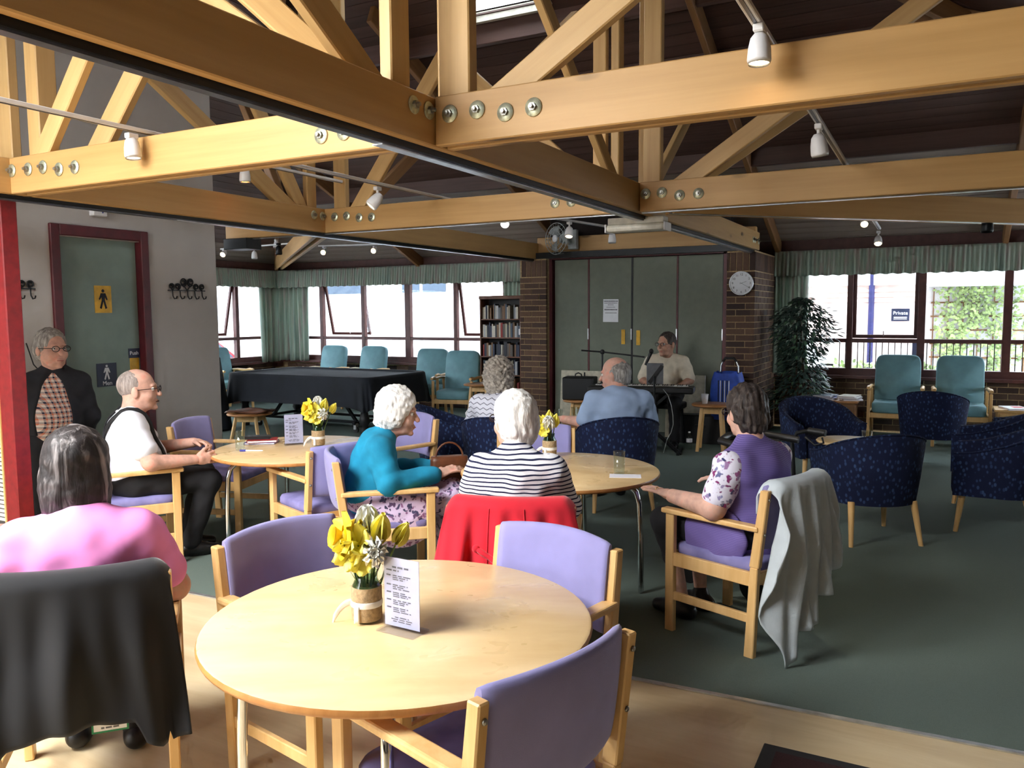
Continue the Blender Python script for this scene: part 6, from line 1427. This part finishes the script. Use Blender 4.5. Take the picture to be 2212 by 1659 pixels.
# ------------------------------------------------------------------ ficus in front of the curtain
fp = thing('ficus', 'tall dark leafy ficus in the corner by the right window', 'plant', (-1.54, 10.5, 0)); plain('ficus_leaf', (52, 76, 68), .4, vary=.35, nscale=9, spec=.5); plain('ficus_light', (92, 128, 96), .4, vary=.3, nscale=9); plain('bark', (70, 56, 44), .9)
MB().lathe([(.0, .0), (.14, 0), (.18, .28), (.19, .3), (.17, .3), (.165, .27), (0, .27)], 24).build('pot', 'black_plastic', fp)
rp2 = random.Random(9)
for k in range(3): MB().tube([(.03*math.cos(2*k), .03*math.sin(2*k), .25), (.05*math.cos(2*k+1), .05*math.sin(2*k+1), .8), (.08*math.cos(2*k+2), .08*math.sin(2*k+2), 1.5)], [.014, .011, .006], 6).build('stem', 'bark', fp)
def leaf_verts(p, d, n, L, w):
    d = d.normalized(); s = d.cross(n).normalized(); m = n.normalized()
    return [p, p+d*L*.3+s*w*.8-m*.003, p+d*L*.65+s*w*.7-m*.006, p+d*L-m*.014, p+d*L*.65-s*w*.7-m*.006, p+d*L*.3-s*w*.8-m*.003, p+d*L*.5+m*.004]
LF = [(0, 1, 6), (1, 2, 6), (2, 3, 6), (3, 4, 6), (4, 5, 6), (5, 0, 6)]
mbx = {0: MB(), 1: MB()}
def rleaf():
    th = rp2.uniform(0, 2*PI); z = rp2.uniform(.38, 1.72); rr = (.42*math.sin(min(1, (1.78-z)/.5)*PI/2)*(.8+.2*math.sin(z*5)))*rp2.random()**.45
    p = Vector((rr*math.cos(th), rr*math.sin(th)*.8, z)); d = Vector((math.cos(th), math.sin(th), rp2.uniform(-.9, .1)))+Vector((rp2.uniform(-.5, .5), rp2.uniform(-.5, .5), 0)); n = Vector((rp2.uniform(-.4, .4), rp2.uniform(-.4, .4), 1)); return p, d, n
for i in range(2200):
    p, d, n = rleaf(); mbx[1 if (rp2.random() < .12 or p.z < .6 and rp2.random() < .25) else 0].raw(leaf_verts(p, d, n, rp2.uniform(.06, .1), rp2.uniform(.016, .024)), LF, True)
for k, mt2 in ((0, 'ficus_leaf'), (1, 'ficus_light')): o = mbx[k].build('foliage', mt2, fp); o['kind'] = 'stuff'
lm = MB().raw(leaf_verts(Vector((0, 0, 0)), Vector((1, 0, 0)), Vector((0, 0, 1)), .1, .024), LF, True).data('leaf'); lm.materials.append(M('ficus_leaf'))
for (x, z, a, e) in [(.3, 1.52, .1, -.25), (.34, 1.47, -.2, -.5), (.36, 1.55, .2, .1), (.3, 1.42, .1, -.7), (.37, 1.42, 0, -.1), (.33, 1.36, -.3, -.6), (.4, 1.32, .1, .3), (.42, 1.27, .2, -.3), (.38, 1.24, .1, -.5), (.36, 1.29, -.2, .1), (.43, 1.22, 0, -.8), (.33, 1.2, .1, -.4), (.45, 1.3, .2, -.1), (.28, 1.58, .2, .3)]: inst(lm, 'leaf', fp, (x-.02, rp2.uniform(-.1, .05), z), (rp2.uniform(-.5, .5), -e, a))
for (z0, z1) in ((1.1, 1.45), (1.05, 1.3), (1.2, 1.55)): MB().tube([(.1, 0, z0), (.28, -.02, (z0+z1)/2+.05), (.4, -.03, z1-.12)], .004, 5).build('branch', 'bark', fp)

# ------------------------------------------------------------------ outside the windows
g_ = MB().box((-40, 11.6, -.2), (25, 60, -.15)).box((-40, -5, -.2), (-11.3, 11.6, -.15)).build('ground_outside', 'tarmac'); struct(g_, 'pale road outside')
eb = thing('brick_building', 'sunlit brick building across the yard', 'building', (0, 16, 0))
MB().box((-9, 0, -.15), (-.45, 4, 2.05)).build('brick_wall', 'exterior_brick', eb); MB().box((-9.2, -.1, 2.0), (-.3, 4.2, 3.6)).build('white_upper_wall', 'exterior_white', eb); MB().tube([(-1.16, -.06, -.1), (-1.16, -.06, 3.2)], .05, 10).build('drainpipe', 'dark_blue_sign', eb)
for i in range(3): MB().box((-9, -.03, 1.88-.09*i), (-.45, -.005, 1.93-.09*i)).build('brick_course', 'exterior_brick', eb)
wl2 = MB().lathe([(0, .12), (.05, .1), (.09, 0), (.05, -.1), (0, -.12)], 14, (-.72, -.12, 1.74)).build('wall_lamp', 'exterior_white', eb)
sg = MB().box((-.83, -.03, 1.36), (-.54, -.01, 1.58)).build('sign_board', 'navy_sign', eb, label='dark sign reading Private'); text('lettering', 'Private', .085, 'print_white', sg, face_ny(-.685, -.032, 1.5)); 
for i in range(2): MB().box((-.79, -.0325, 1.42-.03*i), (-.58, -.031, 1.435-.03*i)).build('print_line', 'print_white', sg)
cp_ = thing('canopy', 'white canopy edge over the ivy wall outside', 'canopy', (1.4, 17.6, 0)); MB().box((-1.7, -.3, 2.02), (3, 1.3, 2.7)).build('canopy_fascia', 'exterior_white', cp_); 
for i in range(3): MB().bar((.5+i*.28, -.31, 2.2), (.65+i*.28, -.31, 2.4), .01, .08).build('hazard_stripe', 'yellow_sign', cp_)
iv = thing('ivy_wall', 'pale wall overgrown with ivy outside the right window', 'ivy', (.3, 19, 0)); MB().box((-.9, 0, -.15), (2.2, .2, 2.6)).build('rendered_wall', 'exterior_white', iv)
for i in range(7): MB().bar((-.5+i*.27, -.03, .2), (-.5+i*.27, -.03, 2.0), .02, .03).build('trellis_bar', 'rafter', iv)
for i in range(6): MB().bar((-.55, -.05, .3+i*.28), (1.3, -.05, .3+i*.28), .02, .03).build('trellis_bar', 'rafter', iv)
ib = MB(); ri = random.Random(3)
for i in range(1400):
    x = ri.gauss(.25, .45); z = ri.uniform(.3, 2.1)
    if x < -.45 or x > 1.2 or (x > .15 and x < .5 and z < 1.2 and ri.random() < .8): continue
    ib.raw(leaf_verts(Vector((x, -.08-ri.random()*.1, z)), Vector((ri.uniform(-1, 1), ri.uniform(-.6, 0), ri.uniform(-1, .3))), Vector((ri.uniform(-.3, .3), -1, ri.uniform(0, .8))), .09, .035), LF, True)
o = ib.build('ivy_leaves', 'leaf_pale', iv); o['kind'] = 'stuff'
vn = thing('white_van', 'white van parked outside the right window', 'van', (-2.25, 13.4, -.15), .0)
MB().prism([(-1.2, .2), (.82, .2), (.86, .55), (.8, .85), (.45, .98), (.2, 1.55), (-1.2, 1.6)], -.7, .7, Matrix.Rotation(PI/2, 4, 'X') @ Matrix.Translation((0, 0, 0))).build('van_body', 'exterior_white', vn, .04, seg=2)
MB().box((.55, -.72, .22), (.9, .72, .42)).build('bumper', 'fan_grey', vn, .03); 
for i in range(4): MB().box((.72, -.73, .72+i*.06), (.84, -.7, .75+i*.06)).build('grille_bar', 'black_plastic', vn)
for x in (-.7, .5): MB().tube([(x, -.74, .18), (x, -.6, .18)], .2, 20).build('wheel', 'black_plastic', vn)
rl = thing('railing', 'black iron railing outside the right window', 'railing', (0, 12.7, 0)); 
for z in (.35, 1.12): MB().bar((-1.35, 0, z), (3.5, 0, z), .02, .03).build('rail', 'black_metal', rl)
bar_ = MB().box((-.006, -.006, -.15), (.006, .006, 1.12)).data('baluster'); bar_.materials.append(M('black_metal'))
for i in range(60): inst(bar_, 'baluster', rl, (-1.33+i*.081, 0, 0))
MB().bar((-.35, -.02, -.15), (-.35, -.02, 1.15), .06, .06).build('post', 'navy_sign', rl)
sb_ = thing('low_hedge', 'low pale green hedge behind the railing', 'hedge', (-.9, 13.1, -.15)); hb2 = MB()
for i in range(500): hb2.raw(leaf_verts(Vector((ri.uniform(-.6, .9), ri.uniform(-.1, .1), ri.uniform(.2, .95))), Vector((ri.uniform(-1, 1), ri.uniform(-1, 0), ri.uniform(-.5, 1))), Vector((0, -1, .5)), .09, .03), LF, True)
o = hb2.build('hedge_leaves', 'leaf_pale', sb_); o['kind'] = 'stuff'
wh = thing('white_building', 'white rendered building outside the pool table window', 'building', (-16, 21, 0)); MB().box((-14, 0, -.15), (10.5, 5, 5)).build('rendered_wall', 'exterior_white', wh)
for x in (-6.5, -2.2, 1.0, 5.0): f = MB().box((x, -.04, 2.2), (x+1.6, .02, 2.75)).build('window_strip', 'spine_6', wh); 
MB().box((2.2, -.05, 1.1), (3.6, .0, 1.3)).build('wall_sign', 'spine_11', wh)
lpp = MB().tube([(-10.9, 16, -.15), (-10.9, 16, 4)], .035, 8).build('lamp_post', 'fan_grey'); tag(lpp, 'thin grey post outside the pool table window', 'post')
cr = thing('red_car', 'red car parked outside the corner side window', 'car', (-15.2, 12.6, -.15), 1.3)
MB().prism([(-1.8, .3), (1.8, .3), (1.85, .6), (1.1, .72), (.6, 1.12), (-.9, 1.15), (-1.7, .75)], -.75, .75, Matrix.Rotation(PI/2, 4, 'X')).build('car_body', plain('car_red', (200, 30, 40), .3), cr, .06, seg=2); MB().prism([(.95, .74), (.58, 1.08), (-.85, 1.1), (-1.4, .78)], -.765, .765, Matrix.Rotation(PI/2, 4, 'X')).build('car_windows', 'spine_6', cr)
for x in (-1.15, 1.15):
    for y in (-.7, .7): MB().tube([(x, y-.08, .28), (x, y+.08, .28)], .28, 20).build('wheel', 'black_plastic', cr)
sh_ = thing('shop_front', 'pale shop front with blue posts outside the corner side window', 'building', (-20, 14.5, 0), 1.2); MB().box((-5, 0, -.15), (5, 3, 4)).build('shop_wall', 'exterior_white', sh_); MB().box((-4.5, -.05, 1.2), (4.5, .0, 1.9)).build('shop_glazing', 'spine_11', sh_)
for x in (-2, -.4, 1.2, 2.6): MB().box((x, -.12, -.1), (x+.15, .0, 2.5)).build('shop_post', 'cover_blue', sh_)
